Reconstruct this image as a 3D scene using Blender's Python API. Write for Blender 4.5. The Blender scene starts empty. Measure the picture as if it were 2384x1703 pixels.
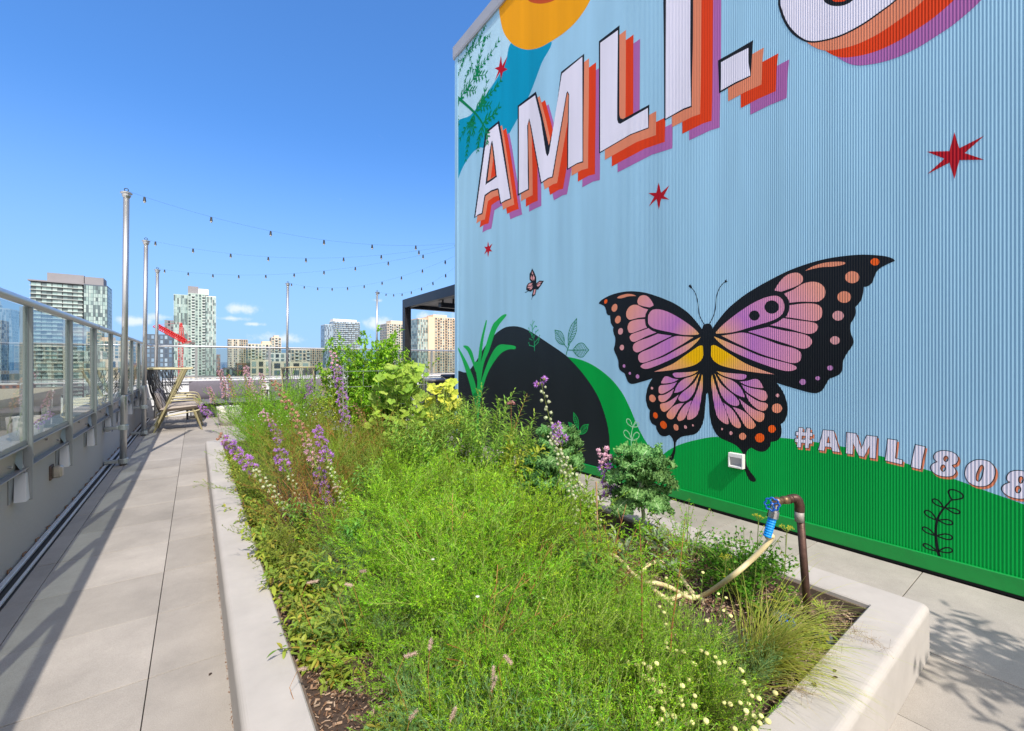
import bpy, math, random
from math import sin, cos, pi, radians, atan2, sqrt, exp
from mathutils import Vector, Matrix, noise
random.seed(7)
rnd = random.random
def U(a, b): return a + (b - a) * random.random()
sc = bpy.context.scene
col = sc.collection
# ---------------------------------------------------------------- measured camera
H = 1.42; S_, C_ = 0.5934, 0.8049
def ray(px, py, d):
    lat = (px - 1192) / 1000 * d
    return Vector((d * S_ + lat * C_, d * C_ - lat * S_, H - (py - 843) * d / 1000))
def atz(px, py, z): return ray(px, py, 1000 * (H - z) / (py - 843))
def aty(px, py, Y):
    t = (px - 1192) / 1000
    return ray(px, py, Y / (C_ - t * S_))
def atx(px, py, X):
    t = (px - 1192) / 1000
    return ray(px, py, X / (S_ + t * C_))
def tag(o, label=None, cat=None, group=None, kind=None):
    if label: o['label'] = label
    if cat: o['category'] = cat
    if group: o['group'] = group
    if kind: o['kind'] = kind
    return o
def empty(name, loc=(0, 0, 0), rz=0, label=None, cat=None, group=None):
    o = bpy.data.objects.new(name, None); col.objects.link(o)
    o.location = loc; o.rotation_euler = (0, 0, rz); o.empty_display_size = .1
    return tag(o, label, cat, group)
# ---------------------------------------------------------------- materials
MATS = {}
def newmat(name):
    m = bpy.data.materials.new(name); m.use_nodes = True
    nt = m.node_tree; b = nt.nodes['Principled BSDF']
    return m, nt, b
def mat(name, c, rough=.6, metal=0., noise_s=0, noise_a=.1, bump=0, bscale=None, c2=None, spec=None):
    if name in MATS: return MATS[name]
    m, nt, b = newmat(name)
    b.inputs['Base Color'].default_value = (*c, 1); b.inputs['Roughness'].default_value = rough
    b.inputs['Metallic'].default_value = metal
    if spec is not None: b.inputs['Specular IOR Level'].default_value = spec
    N = nt.nodes; L = nt.links
    if noise_s:
        tc = N.new('ShaderNodeTexCoord'); n = N.new('ShaderNodeTexNoise')
        n.inputs['Scale'].default_value = noise_s; n.inputs['Detail'].default_value = 6; n.inputs['Roughness'].default_value = .65
        L.new(tc.outputs['Object'], n.inputs['Vector'])
        r = N.new('ShaderNodeValToRGB'); r.color_ramp.elements[0].position = .3; r.color_ramp.elements[1].position = .7
        cc = c2 or tuple(x * (1 - noise_a) for x in c)
        r.color_ramp.elements[0].color = (*cc, 1); r.color_ramp.elements[1].color = (*(c if c2 else tuple(min(1, x * (1 + noise_a)) for x in c)), 1)
        L.new(n.outputs['Fac'], r.inputs[0]); L.new(r.outputs[0], b.inputs['Base Color'])
        mr = N.new('ShaderNodeMapRange'); mr.inputs['To Min'].default_value = rough * .85; mr.inputs['To Max'].default_value = min(1, rough * 1.15)
        L.new(n.outputs['Fac'], mr.inputs['Value']); L.new(mr.outputs[0], b.inputs['Roughness'])
    if bump:
        tc = N.new('ShaderNodeTexCoord'); n = N.new('ShaderNodeTexNoise')
        n.inputs['Scale'].default_value = bscale or 60; n.inputs['Detail'].default_value = 5
        L.new(tc.outputs['Object'], n.inputs['Vector'])
        bp = N.new('ShaderNodeBump'); bp.inputs['Strength'].default_value = bump; bp.inputs['Distance'].default_value = .01
        L.new(n.outputs['Fac'], bp.inputs['Height']); L.new(bp.outputs[0], b.inputs['Normal'])
    MATS[name] = m; return m
def leafmat(name, cols, trans=.35, rough=.5):
    if name in MATS: return MATS[name]
    m, nt, b = newmat(name); N = nt.nodes; L = nt.links
    g = N.new('ShaderNodeNewGeometry'); r = N.new('ShaderNodeValToRGB')
    els = r.color_ramp.elements
    while len(els) < len(cols): els.new(.5)
    for i, c in enumerate(cols):
        els[i].position = i / max(1, len(cols) - 1); els[i].color = (*c, 1)
    L.new(g.outputs['Random Per Island'], r.inputs[0])
    tc = N.new('ShaderNodeTexCoord'); n = N.new('ShaderNodeTexNoise'); n.inputs['Scale'].default_value = 5; n.inputs['Detail'].default_value = 3
    L.new(tc.outputs['Object'], n.inputs['Vector'])
    mr = N.new('ShaderNodeMapRange'); mr.inputs['From Min'].default_value = .3; mr.inputs['From Max'].default_value = .7
    mr.inputs['To Min'].default_value = .75; mr.inputs['To Max'].default_value = 1.25
    L.new(n.outputs['Fac'], mr.inputs['Value'])
    hs = N.new('ShaderNodeHueSaturation'); L.new(r.outputs[0], hs.inputs['Color'])
    oi = N.new('ShaderNodeObjectInfo'); m1 = N.new('ShaderNodeMapRange'); m1.inputs['To Min'].default_value = .78; m1.inputs['To Max'].default_value = 1.16; L.new(oi.outputs['Random'], m1.inputs['Value'])
    mu = N.new('ShaderNodeMath'); mu.operation = 'MULTIPLY'; L.new(mr.outputs[0], mu.inputs[0]); L.new(m1.outputs[0], mu.inputs[1]); L.new(mu.outputs[0], hs.inputs['Value'])
    m2 = N.new('ShaderNodeMapRange'); m2.inputs['To Min'].default_value = .488; m2.inputs['To Max'].default_value = .510; L.new(oi.outputs['Random'], m2.inputs['Value']); L.new(m2.outputs[0], hs.inputs['Hue'])
    L.new(hs.outputs[0], b.inputs['Base Color']); b.inputs['Roughness'].default_value = rough
    b.inputs['Specular IOR Level'].default_value = .3
    if trans:
        t = N.new('ShaderNodeBsdfTranslucent'); L.new(hs.outputs[0], t.inputs['Color'])
        mx = N.new('ShaderNodeMixShader'); mx.inputs[0].default_value = trans
        L.new(b.outputs[0], mx.inputs[1]); L.new(t.outputs[0], mx.inputs[2])
        L.new(mx.outputs[0], N['Material Output'].inputs['Surface'])
    MATS[name] = m; return m
# ---------------------------------------------------------------- mesh builder
class MB:
    def __init__(s): s.v = []; s.f = []; s.m = []; s.k = 0
    def face(s, pts):
        i = len(s.v); s.v.extend([tuple(p) for p in pts]); s.f.append(tuple(range(i, i + len(pts)))); s.m.append(s.k)
    def mesh(s, vs, fs):
        i = len(s.v); s.v.extend([tuple(p) for p in vs])
        for f in fs: s.f.append(tuple(i + a for a in f)); s.m.append(s.k)
    def box(s, x0, y0, z0, x1, y1, z1, M=None):
        vs = [Vector(p) for p in ((x0, y0, z0), (x1, y0, z0), (x1, y1, z0), (x0, y1, z0), (x0, y0, z1), (x1, y0, z1), (x1, y1, z1), (x0, y1, z1))]
        if M: vs = [M @ p for p in vs]
        s.mesh(vs, [(0, 3, 2, 1), (4, 5, 6, 7), (0, 1, 5, 4), (1, 2, 6, 5), (2, 3, 7, 6), (3, 0, 4, 7)])
    def bbox(s, x0, y0, z0, x1, y1, z1, b=.005, M=None):
        # box with chamfered edges
        vs = []; fs = []
        for sx in (0, 1):
            for sy in (0, 1):
                for sz in (0, 1):
                    X = (x0, x1)[sx]; Y = (y0, y1)[sy]; Z = (z0, z1)[sz]
                    dx = b if sx == 0 else -b; dy = b if sy == 0 else -b; dz = b if sz == 0 else -b
                    vs += [Vector((X, Y + dy, Z + dz)), Vector((X + dx, Y, Z + dz)), Vector((X + dx, Y + dy, Z))]
        I = lambda a, c, e, k: (a * 4 + c * 2 + e) * 3 + k
        for a in (0, 1):
            q = [I(a, 0, 0, 0), I(a, 1, 0, 0), I(a, 1, 1, 0), I(a, 0, 1, 0)]; fs.append(q if a else q[::-1])
            q = [I(0, a, 0, 1), I(1, a, 0, 1), I(1, a, 1, 1), I(0, a, 1, 1)]; fs.append(q[::-1] if a else q)
            q = [I(0, 0, a, 2), I(1, 0, a, 2), I(1, 1, a, 2), I(0, 1, a, 2)]; fs.append(q if a else q[::-1])
        for a in (0, 1):
            for c in (0, 1):
                fs.append([I(a, c, 0, 0), I(a, c, 1, 0), I(a, c, 1, 1), I(a, c, 0, 1)])
                fs.append([I(a, 0, c, 0), I(a, 1, c, 0), I(a, 1, c, 2), I(a, 0, c, 2)])
                fs.append([I(0, a, c, 1), I(1, a, c, 1), I(1, a, c, 2), I(0, a, c, 2)])
                for e in (0, 1): fs.append([I(a, c, e, 0), I(a, c, e, 1), I(a, c, e, 2)])
        if M: vs = [M @ p for p in vs]
        s.mesh(vs, fs)
    def tube(s, pts, r, n=8, cap=True, r1=None):
        pts = [Vector(p) for p in pts]; m = len(pts)
        rs = r if isinstance(r, (list, tuple)) else [r + ((r1 if r1 is not None else r) - r) * i / max(1, m - 1) for i in range(m)]
        up = None; vs = []
        for i, p in enumerate(pts):
            t = (pts[min(i + 1, m - 1)] - pts[max(i - 1, 0)])
            if t.length < 1e-9: t = Vector((0, 0, 1))
            t.normalize()
            if up is None: up = Vector((0, 0, 1)) if abs(t.z) < .9 else Vector((1, 0, 0))
            a = t.cross(up)
            if a.length < 1e-6: a = t.orthogonal()
            a.normalize(); b = a.cross(t).normalized(); up = b
            for k in range(n):
                an = 2 * pi * k / n; vs.append(p + (a * cos(an) + b * sin(an)) * rs[i])
        fs = [(i * n + k, i * n + (k + 1) % n, (i + 1) * n + (k + 1) % n, (i + 1) * n + k) for i in range(m - 1) for k in range(n)]
        if cap: fs += [tuple(range(n))[::-1], tuple((m - 1) * n + k for k in range(n))]
        s.mesh(vs, fs)
    def lathe(s, prof, c=(0, 0, 0), n=16, M=None):
        vs = []; c = Vector(c)
        for (r, z) in prof:
            for k in range(n):
                a = 2 * pi * k / n; p = Vector((r * cos(a), r * sin(a), z))
                vs.append((M @ p if M else p) + c)
        m = len(prof)
        fs = [(i * n + k, i * n + (k + 1) % n, (i + 1) * n + (k + 1) % n, (i + 1) * n + k) for i in range(m - 1) for k in range(n)]
        fs += [tuple(range(n))[::-1], tuple((m - 1) * n + k for k in range(n))]
        s.mesh(vs, fs)
    def ball(s, c, r, n=6, m=4, sc=(1, 1, 1)):
        c = Vector(c); vs = [c + Vector((0, 0, -r * sc[2]))]
        for i in range(1, m):
            t = -pi / 2 + pi * i / m
            for k in range(n):
                a = 2 * pi * k / n; vs.append(c + Vector((cos(t) * cos(a) * r * sc[0], cos(t) * sin(a) * r * sc[1], sin(t) * r * sc[2])))
        vs.append(c + Vector((0, 0, r * sc[2]))); fs = []
        for k in range(n):
            fs.append((0, 1 + (k + 1) % n, 1 + k))
            for i in range(m - 2):
                b = 1 + i * n; fs.append((b + k, b + (k + 1) % n, b + n + (k + 1) % n, b + n + k))
            b = 1 + (m - 2) * n; fs.append((b + k, b + (k + 1) % n, len(vs) - 1))
        s.mesh(vs, fs)
    def needle(s, p, d, L, w):
        d = d.normalized(); a = d.cross(Vector((U(-1, 1), U(-1, 1), U(-1, 1))))
        if a.length < 1e-4: return
        a.normalize(); q = p + d * L * .45
        s.face((p, q + a * w, p + d * L, q - a * w))
    def leaf(s, p, d, n, L, W, droop=.3, fold=.25, seg=3, wav=0):
        p = Vector(p)
        d = d.normalized(); a = d.cross(n)
        if a.length < 1e-4: a = d.orthogonal()
        a.normalize(); n = a.cross(d).normalized()
        i0 = len(s.v); rows = []
        for i in range(seg + 1):
            t = i / seg; w = W * (sin(pi * min(1, t * .93 + .07)) ** .8) * .5 if i < seg else 0
            c = p + d * (L * t * (1 - .25 * droop * t)) - n * (droop * L * t * t * .6)
            if i == 0: w = W * .08
            e = n * (fold * w) + n * (wav * W * U(-1, 1))
            rows.append((c - a * w + e, c, c + a * w + e))
        vs = []
        for r in rows[:-1]: vs += list(r)
        vs.append(rows[-1][1]); fs = []
        for i in range(seg - 1):
            b = i * 3; fs += [(b, b + 1, b + 4, b + 3), (b + 1, b + 2, b + 5, b + 4)]
        b = (seg - 1) * 3; tip = len(vs) - 1; fs += [(b, b + 1, tip), (b + 1, b + 2, tip)]
        s.mesh(vs, fs)
    def build(s, name, mats, parent=None, smooth=False, loc=None):
        me = bpy.data.meshes.new(name); me.from_pydata(s.v, [], s.f); me.update()
        if not isinstance(mats, (list, tuple)): mats = [mats]
        for m in mats: me.materials.append(m)
        if len(mats) > 1: me.polygons.foreach_set('material_index', s.m)
        if smooth: me.polygons.foreach_set('use_smooth', [True] * len(me.polygons))
        o = bpy.data.objects.new(name, me); col.objects.link(o)
        if parent: o.parent = parent
        if loc is not None: o.location = loc
        return o
def setnormals(o):
    import bmesh
    bm = bmesh.new(); bm.from_mesh(o.data); bmesh.ops.recalc_face_normals(bm, faces=bm.faces); bm.to_mesh(o.data); bm.free()
def dup(root, loc, rz=0, s=1.0, label=None, tilt=(0, 0)):
    r = root.copy(); col.objects.link(r); r.location = loc; r.rotation_euler = (tilt[0], tilt[1], rz)
    r.scale = (s, s, s) if not isinstance(s, tuple) else s
    if label: r['label'] = label
    for ch in list(root.children):
        c = ch.copy(); col.objects.link(c); c.parent = r
        for g in ch.children:
            d = g.copy(); col.objects.link(d); d.parent = c
    return r
# ================================================================ MURAL WALL
WX = 3.98; WT = 7.20; Y_FAR = 7.22; Y_NEAR = -3.2; PITCH = .0165; AMP = .0011
NS = 6
SAMP = [Y_NEAR + (Y_FAR - Y_NEAR) * i / int((Y_FAR - Y_NEAR) / PITCH * NS) for i in range(int((Y_FAR - Y_NEAR) / PITCH * NS) + 1)]
def prof(y):
    p = (y / PITCH) % 1.0
    q = (p * NS); i = int(q); f = q - i
    a = cos(2 * pi * i / NS); b = cos(2 * pi * (i + 1) / NS)
    return AMP * (a + (b - a) * f)
# align samples with profile knots
k0 = math.ceil(Y_NEAR / (PITCH / NS)); k1 = math.floor(Y_FAR / (PITCH / NS))
SAMP = [Y_NEAR] + [k * PITCH / NS for k in range(k0, k1 + 1)] + [Y_FAR]
PK = .74
def paintmat(name, c, rough=.5, c2=None):
    if name in MATS: return MATS[name]
    c = tuple(x * PK for x in c)
    m, nt, b = newmat(name); N = nt.nodes; L = nt.links; b.inputs['Specular IOR Level'].default_value = .12
    g = N.new('ShaderNodeNewGeometry'); n = N.new('ShaderNodeTexNoise'); n.inputs['Scale'].default_value = 1.3; n.inputs['Detail'].default_value = 5
    st = N.new('ShaderNodeVectorMath'); st.operation = 'MULTIPLY'; st.inputs[1].default_value = (1, 2.6, .22); L.new(g.outputs['Position'], st.inputs[0]); L.new(st.outputs[0], n.inputs['Vector'])
    mr = N.new('ShaderNodeMapRange'); mr.inputs['From Min'].default_value = .3; mr.inputs['From Max'].default_value = .7
    mr.inputs['To Min'].default_value = .9; mr.inputs['To Max'].default_value = 1.08
    L.new(n.outputs['Fac'], mr.inputs['Value'])
    hs = N.new('ShaderNodeHueSaturation'); hs.inputs['Color'].default_value = (*c, 1); L.new(mr.outputs[0], hs.inputs['Value'])
    L.new(hs.outputs[0], b.inputs['Base Color']); b.inputs['Roughness'].default_value = rough
    MATS[name] = m; return m
def cellmat(name, cy, cz, stops, rmax):
    m, nt, b = newmat(name); N = nt.nodes; L = nt.links
    g = N.new('ShaderNodeNewGeometry'); mp = N.new('ShaderNodeVectorMath'); mp.operation = 'SUBTRACT'; mp.inputs[1].default_value = (WX, cy, cz)
    L.new(g.outputs['Position'], mp.inputs[0])
    sx = N.new('ShaderNodeVectorMath'); sx.operation = 'MULTIPLY'; sx.inputs[1].default_value = (0, 1, 1.15)
    L.new(mp.outputs[0], sx.inputs[0]); ln = N.new('ShaderNodeVectorMath'); ln.operation = 'LENGTH'; L.new(sx.outputs[0], ln.inputs[0])
    mr = N.new('ShaderNodeMapRange'); mr.inputs['From Max'].default_value = rmax; L.new(ln.outputs['Value'], mr.inputs['Value'])
    r = N.new('ShaderNodeValToRGB'); e = r.color_ramp.elements
    while len(e) < len(stops): e.new(.5)
    for i, (p, c) in enumerate(stops): e[i].position = p; e[i].color = (*(x * PK * 1.08 for x in c), 1)
    L.new(mr.outputs[0], r.inputs[0]); L.new(r.outputs[0], b.inputs['Base Color']); b.inputs['Roughness'].default_value = .5; b.inputs['Specular IOR Level'].default_value = .12
    return m
P_SKY = paintmat('paint_sky_blue', (.38, .66, .88)); P_PALE = paintmat('paint_pale_blue', (.49, .75, .92))
P_TEAL = paintmat('paint_teal', (.0, .33, .56)); P_SUN = paintmat('paint_orange', (.95, .40, .0)); P_RUST = paintmat('paint_rust', (.60, .085, .015))
P_BLACK = paintmat('paint_black', (.012, .014, .018), .35); P_NAVY = paintmat('paint_dark_slate', (.018, .024, .030), .3)
P_WHITE = paintmat('paint_white', (.86, .83, .98)); P_CORAL = paintmat('paint_coral', (.83, .27, .15)); P_RED = paintmat('paint_red_orange', (.80, .055, .006))
P_PURP = paintmat('paint_orchid', (.46, .15, .44)); P_STAR = paintmat('paint_crimson', (.50, .006, .018)); P_GREEN = paintmat('paint_green', (.0, .40, .065))
P_FERN = paintmat('paint_fern_green', (.0, .22, .07)); P_BRT = paintmat('paint_bright_green', (.015, .48, .10)); P_LINE = paintmat('paint_mint_line', (.42, .80, .50))
P_SPOT = paintmat('paint_hot_orange', (.95, .13, .015)); P_SALM = paintmat('paint_salmon', (.86, .31, .19)); P_PINK = paintmat('paint_pink', (.80, .38, .40)); P_LILAC = paintmat('paint_lilac', (.58, .25, .55))

def wallpt(px, py):
    p = atx(px, py, WX); return (p.y, p.z)
CR = dict(c1=(1040, 0, 2.9), c2=(1660, 0, 2.9006), c3=(1040, 560, 3.0075), c4=(1380, 560, 2.8), c5=(1700, 940, 3.3246),
          bl=(1390, 660, 8.121), bb=(1480, 840, 5.6), br=(1640, 580, 4.639), fn=(1050, 30, 4.39), px=(0, 0, 1))
def T(cr, pts):
    ox, oy, s = CR[cr]; out = []
    for p in pts:
        y, z = wallpt(ox + p[0] / s, oy + p[1] / s); out.append((y, z) + ((1,) if len(p) > 2 else ()))
    return out
def smooth(pts, n=5):
    m = len(pts); out = []
    for i in range(m):
        p1 = pts[i]; p2 = pts[(i + 1) % m]
        p0 = p1 if len(p1) > 2 else pts[i - 1]; p3 = p2 if len(p2) > 2 else pts[(i + 2) % m]
        for k in range(n):
            t = k / n; t2 = t * t; t3 = t2 * t
            out.append(tuple(.5 * ((2 * p1[j]) + (-p0[j] + p2[j]) * t + (2 * p0[j] - 5 * p1[j] + 4 * p2[j] - p3[j]) * t2 + (-p0[j] + 3 * p1[j] - 3 * p2[j] + p3[j]) * t3) for j in (0, 1)))
    return out
def opencurve(pts, n=5):
    out = []; m = len(pts)
    for i in range(m - 1):
        p0 = pts[max(0, i - 1)]; p1 = pts[i]; p2 = pts[i + 1]; p3 = pts[min(m - 1, i + 2)]
        for k in range(n):
            t = k / n; t2 = t * t; t3 = t2 * t
            out.append(tuple(.5 * ((2 * p1[j]) + (-p0[j] + p2[j]) * t + (2 * p0[j] - 5 * p1[j] + 4 * p2[j] - p3[j]) * t2 + (-p0[j] + 3 * p1[j] - 3 * p2[j] + p3[j]) * t3) for j in range(len(p1))))
    out.append(tuple(pts[-1])); return out
def ell(cx, cy, rx, ry, n=20): return [(cx + rx * cos(2 * pi * k / n), cy + ry * sin(2 * pi * k / n)) for k in range(n)]
def area(l): return sum(l[i][0] * l[(i + 1) % len(l)][1] - l[(i + 1) % len(l)][0] * l[i][1] for i in range(len(l))) / 2
def grow(l, w):
    l = [p[:2] for p in l]; sg = 1 if area(l) > 0 else -1; out = []; m = len(l)
    for i in range(m):
        a = Vector(l[i - 1]); b = Vector(l[i]); c = Vector(l[(i + 1) % m])
        d1 = (b - a); d2 = (c - b)
        if d1.length < 1e-6 or d2.length < 1e-6: out.append(tuple(b)); continue
        d1.normalize(); d2.normalize(); n1 = Vector((d1.y, -d1.x)) * sg; n2 = Vector((d2.y, -d2.x)) * sg
        nn = n1 + n2
        if nn.length < .2: nn = n1 * 2
        k = nn.length; nn = nn / k; q = 1 / max(.45, nn.dot(n1)); out.append(tuple(b + nn * w * q))
    return out
def stroke(pts, w0, w1=None, n=4, curved=True):
    """ribbon polygon (wall metres) along pts with width w0->w1"""
    w1 = w0 if w1 is None else w1
    pts = opencurve([p[:2] for p in pts], n) if curved and len(pts) > 2 else [p[:2] for p in pts]
    L = []; R = []; m = len(pts)
    for i, p in enumerate(pts):
        a = Vector(pts[max(0, i - 1)]); b = Vector(pts[min(m - 1, i + 1)]); d = (b - a)
        if d.length < 1e-7: continue
        d.normalize(); nrm = Vector((-d.y, d.x)) * (w0 + (w1 - w0) * i / (m - 1)) * .5
        L.append(tuple(Vector(p) + nrm)); R.append(tuple(Vector(p) - nrm))
    return L + R[::-1]
LAYER = [0]
def slab(mb, loops, x):
    """even-odd fill of one shape, cut at every rib knot, laid on the ribbed sheet"""
    edges = []; ys = set()
    for l in loops:
        m = len(l)
        for i in range(m):
            a = l[i]; b = l[(i + 1) % m]; ys.add(round(a[0], 6))
            if abs(a[0] - b[0]) > 1e-7: edges.append((a[0], a[1], b[0], b[1]) if a[0] < b[0] else (b[0], b[1], a[0], a[1]))
    lo = min(ys); hi = max(ys)
    step = PITCH / NS; kk = math.ceil(max(lo, Y_NEAR) / step)
    while kk * step < min(hi, Y_FAR): ys.add(kk * step); kk += 1
    ys.add(Y_NEAR); ys.add(Y_FAR); ys = sorted(y for y in ys if max(lo, Y_NEAR) - 1e-9 <= y <= min(hi, Y_FAR) + 1e-9)
    edges.sort(); act = []; ei = 0
    for y0, y1 in zip(ys, ys[1:]):
        if y1 - y0 < 1e-6: continue
        ym = (y0 + y1) / 2
        while ei < len(edges) and edges[ei][0] < ym: act.append(edges[ei]); ei += 1
        act = [e for e in act if e[2] > ym]
        zs = []
        for e in act:
            f = lambda y: e[1] + (e[3] - e[1]) * (y - e[0]) / (e[2] - e[0])
            zs.append((f(ym), f(y0), f(y1)))
        zs.sort(); x0 = x - prof(y0 + 1e-7); x1 = x - prof(y1 - 1e-7)
        for i in range(0, len(zs) - 1, 2):
            a, b = zs[i], zs[i + 1]
            q = [min(max(t, .125), WT) for t in (a[1], b[1], a[2], b[2])]
            if q[1] - q[0] < 1e-5 and q[3] - q[2] < 1e-5: continue
            mb.face(((x0, y0, q[0]), (x0, y0, q[1]), (x1, y1, q[3]), (x1, y1, q[2])))
def decal(name, loops, m, parent=None, label=None, z=None, root=None):
    """loops: list of loops = one even-odd shape; list of shapes when nested deeper"""
    LAYER[0] += 1
    x = WX - .0005 - LAYER[0] * .00009
    mb = MB(); shapes = loops if isinstance(loops[0][0][0], (list, tuple)) else [loops]
    for i, sh in enumerate(shapes): slab(mb, sh, x - (i % 9) * .00001)
    o = mb.build(name, m, parent)
    if label: o['label'] = label
    return o
# ---- the building that carries the mural
BLD = empty('mural_building', (0, 0, 0), 0, 'tall ribbed metal wall block painted with a big butterfly and lettering', 'building')
mb = MB(); xs = [WX - prof(y + 1e-7) for y in SAMP]
for i in range(len(SAMP) - 1):
    y0, y1 = SAMP[i], SAMP[i + 1]
    mb.face(((xs[i], y0, .12), (xs[i], y0, WT), (xs[i + 1], y1, WT), (xs[i + 1], y1, .12)))
mb.build('ribbed_cladding', P_SKY, BLD)
mb = MB(); mb.box(WX + .006, Y_NEAR, 0, WX + 7.5, Y_FAR - .03, WT); mb.build('core', mat('render_grey', (.45, .46, .47), .8, 0, 3, .08), BLD)
mb = MB(); mb.bbox(WX - .011, Y_FAR - .115, .0, WX + .02, Y_FAR, WT - .002, .004); mb.build('corner_trim', paintmat('paint_trim', (.38, .66, .90)), BLD)
mb = MB(); mb.bbox(WX - .035, Y_NEAR, WT, WX + .35, Y_FAR + .04, WT + .21, .006); mb.box(WX - .03, Y_NEAR, WT - .03, WX + .3, Y_FAR + .03, WT + .02)
mb.build('coping', mat('coping_grey', (.42, .41, .41), .45, .3, 2, .06), BLD)
G = mat('painted_flashing_green', (.0, .25, .04), .38, 0, 5, .1, .25, 14); K = mat('painted_flashing_dark', (.02, .026, .032), .4)
mb = MB(); mb.bbox(WX - .020, Y_NEAR, .022, WX + .01, 3.98, .128, .004); mb.build('base_flashing', G, BLD)
mb = MB(); mb.bbox(WX - .020, 3.983, .022, WX + .01, Y_FAR - .12, .128, .004); mb.build('base_flashing', K, BLD)
mb = MB(); mb.box(WX - .012, Y_NEAR, .002, WX + .01, Y_FAR - .1, .02); mb.build('base_shadow_gap', mat('gap_black', (.01, .01, .01), .9), BLD)

def L1(p): return T('c1', p)
# backgrounds
decal('pale_patch', [smooth(L1([(58, 400, 1), (140, 350, 1), (355, 100, 1), (450, 290), (340, 520), (230, 690), (160, 780), (50, 868, 1)]))], P_PALE, BLD)
decal('teal_band', [smooth(L1([(50, 868), (160, 780), (230, 690), (340, 530), (400, 410), (450, 280), (700, 270), (640, 430), (560, 640), (480, 800), (415, 920), (360, 1050), (300, 1060), (245, 1000), (200, 1010), (150, 1065), (100, 1150), (50, 1290, 1)]))], P_TEAL, BLD)
SUN = decal('sun_disc', [smooth(L1([(355, 30), (360, 120), (385, 220), (430, 285), (480, 320), (545, 337), (620, 325), (690, 290), (790, 225), (880, 140), (960, 20), (1010, -120), (1010, -300), (930, -470), (780, -560), (600, -500), (450, -300), (380, -130)]))], P_SUN, BLD, 'orange sun with a red centre')
decal('sun_centre', [smooth(L1([(530, -30), (550, 3), (580, 20), (635, 27), (700, 15), (740, -10), (790, -80), (800, -200), (740, -300), (640, -270), (560, -150)]))], P_RUST, SUN)
# hills
c3 = lambda p: T('c3', p)
decal('dark_hill', [smooth(c3([(20, 900), (52, 912), (90, 915), (130, 926), (160, 908), (210, 840), (270, 740), (340, 657), (400, 614), (450, 602), (510, 606), (580, 635), (700, 712), (850, 818), (950, 928), (1050, 1075), (1110, 1230), (1137, 1360), (1142, 1500), (1130, 1640, 1), (1110, 1850, 1), (20, 1900, 1)]))], P_NAVY, BLD, 'dark slate painted hill')
decal('green_hill', [smooth(c3([(848, 816, 1), (950, 840), (1050, 890), (1150, 970), (1230, 1070), (1290, 1190), (1350, 1330), (1420, 1450), (1482, 1538, 1), (1480, 1900, 1), (1085, 2200, 1), (1130, 1640, 1), (1142, 1500), (1137, 1360), (1110, 1230), (1050, 1075), (950, 928)]))], P_GREEN, BLD, 'narrow green painted hill')
decal('green_hill', [smooth(T('px', [(1533, 1071, 1), (1555, 1050), (1590, 1033), (1650, 1019), (1690, 1018), (1760, 1017), (1820, 1020), (1880, 1027), (1970, 1042), (2060, 1065), (2150, 1092), (2225, 1117), (2300, 1145), (2384, 1175), (2600, 1262), (3100, 1440), (9000, 3500, 1), (9000, 9000, 1), (1533, 1400, 1)]))], P_GREEN, BLD, 'wide green painted hill')
# small line plants
LAYER[0] = 9
def leafloop(b, t, w, sw, veins=0):
    b = Vector(b[:2]); t = Vector(t[:2]); d = t - b; n = Vector((-d.y, d.x)) * w
    ctl = [tuple(b) + (1,), tuple(b + d * .3 + n * .42), tuple(b + d * .62 + n * .5), tuple(b + d * .88 + n * .28), tuple(t), tuple(b + d * .88 - n * .28), tuple(b + d * .62 - n * .5), tuple(b + d * .3 - n * .42)]
    if veins: ctl[4] = ctl[4] + (1,); ctl[3] = tuple(b + d * .85 + n * .22); ctl[5] = tuple(b + d * .85 - n * .22)
    o = smooth(ctl, 4); out = [[o, grow(o, -sw)]]
    if not veins:
        ctl = [tuple(b) + (1,), tuple(b + d * .25 + n * .26), tuple(b + d * .6 + n * .5), tuple(b + d * .9 + n * .38), tuple(t), tuple(b + d * .9 - n * .38), tuple(b + d * .6 - n * .5), tuple(b + d * .25 - n * .26)]
        o = smooth(ctl, 5); out = [[grow(o, sw * .35), grow(o, -sw * .8)]]
    if veins:
        out.append([stroke([tuple(b), tuple(t)], sw, sw * .6, curved=False)])
        for i in range(veins):
            f = .12 + .72 * i / veins; wd = sin(pi * min(1, f + .12)) * .43
            for sg in (-1, 1):
                out.append([stroke([tuple(b + d * f), tuple(b + d * (f + .12) + n * wd * sg)], sw * .8, curved=False)])
    return out
def many(name, shapes, m, label, cat=None):
    LAYER[0] = 17 + (LAYER[0] == 18) if 'fern' in name else 9
    return decal(name, shapes, m, BLD, label)
sh = []
for b_, t_, w_ in (((850, 738), (912, 543), .34), ((828, 735), (757, 626), .5), ((880, 769), (998, 768), .62)): sh += leafloop(c3([b_])[0], c3([t_])[0], w_, .009, 8)
sh += [[stroke(c3([(836, 805), (845, 770), (860, 730)]), .013)], [stroke(c3([(828, 735), (850, 760)]), .01)], [stroke(c3([(850, 768), (880, 769)]), .01)]]
many('painted_leaf_sprig', sh, P_FERN, 'dark green outlined three-leaf sprig above the dark hill')
sh = []
for b_, t_, w_ in (((925, 1325), (888, 1202), .36), ((900, 1332), (850, 1272), .42), ((928, 1360), (995, 1287), .42)): sh += leafloop(c3([b_])[0], c3([t_])[0], w_, .009, 6)
sh += [[stroke(c3([(895, 1530), (897, 1420), (925, 1320)]), .012)], [stroke(c3([(900, 1332), (920, 1365)]), .01)]]
many('painted_leaf_sprig', sh, P_BRT, 'bright green outlined three-leaf sprig on the dark hill')
sh = [[stroke(c3([(616, 775), (612, 700), (600, 640), (603, 556)]), .012, .007)]]
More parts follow.
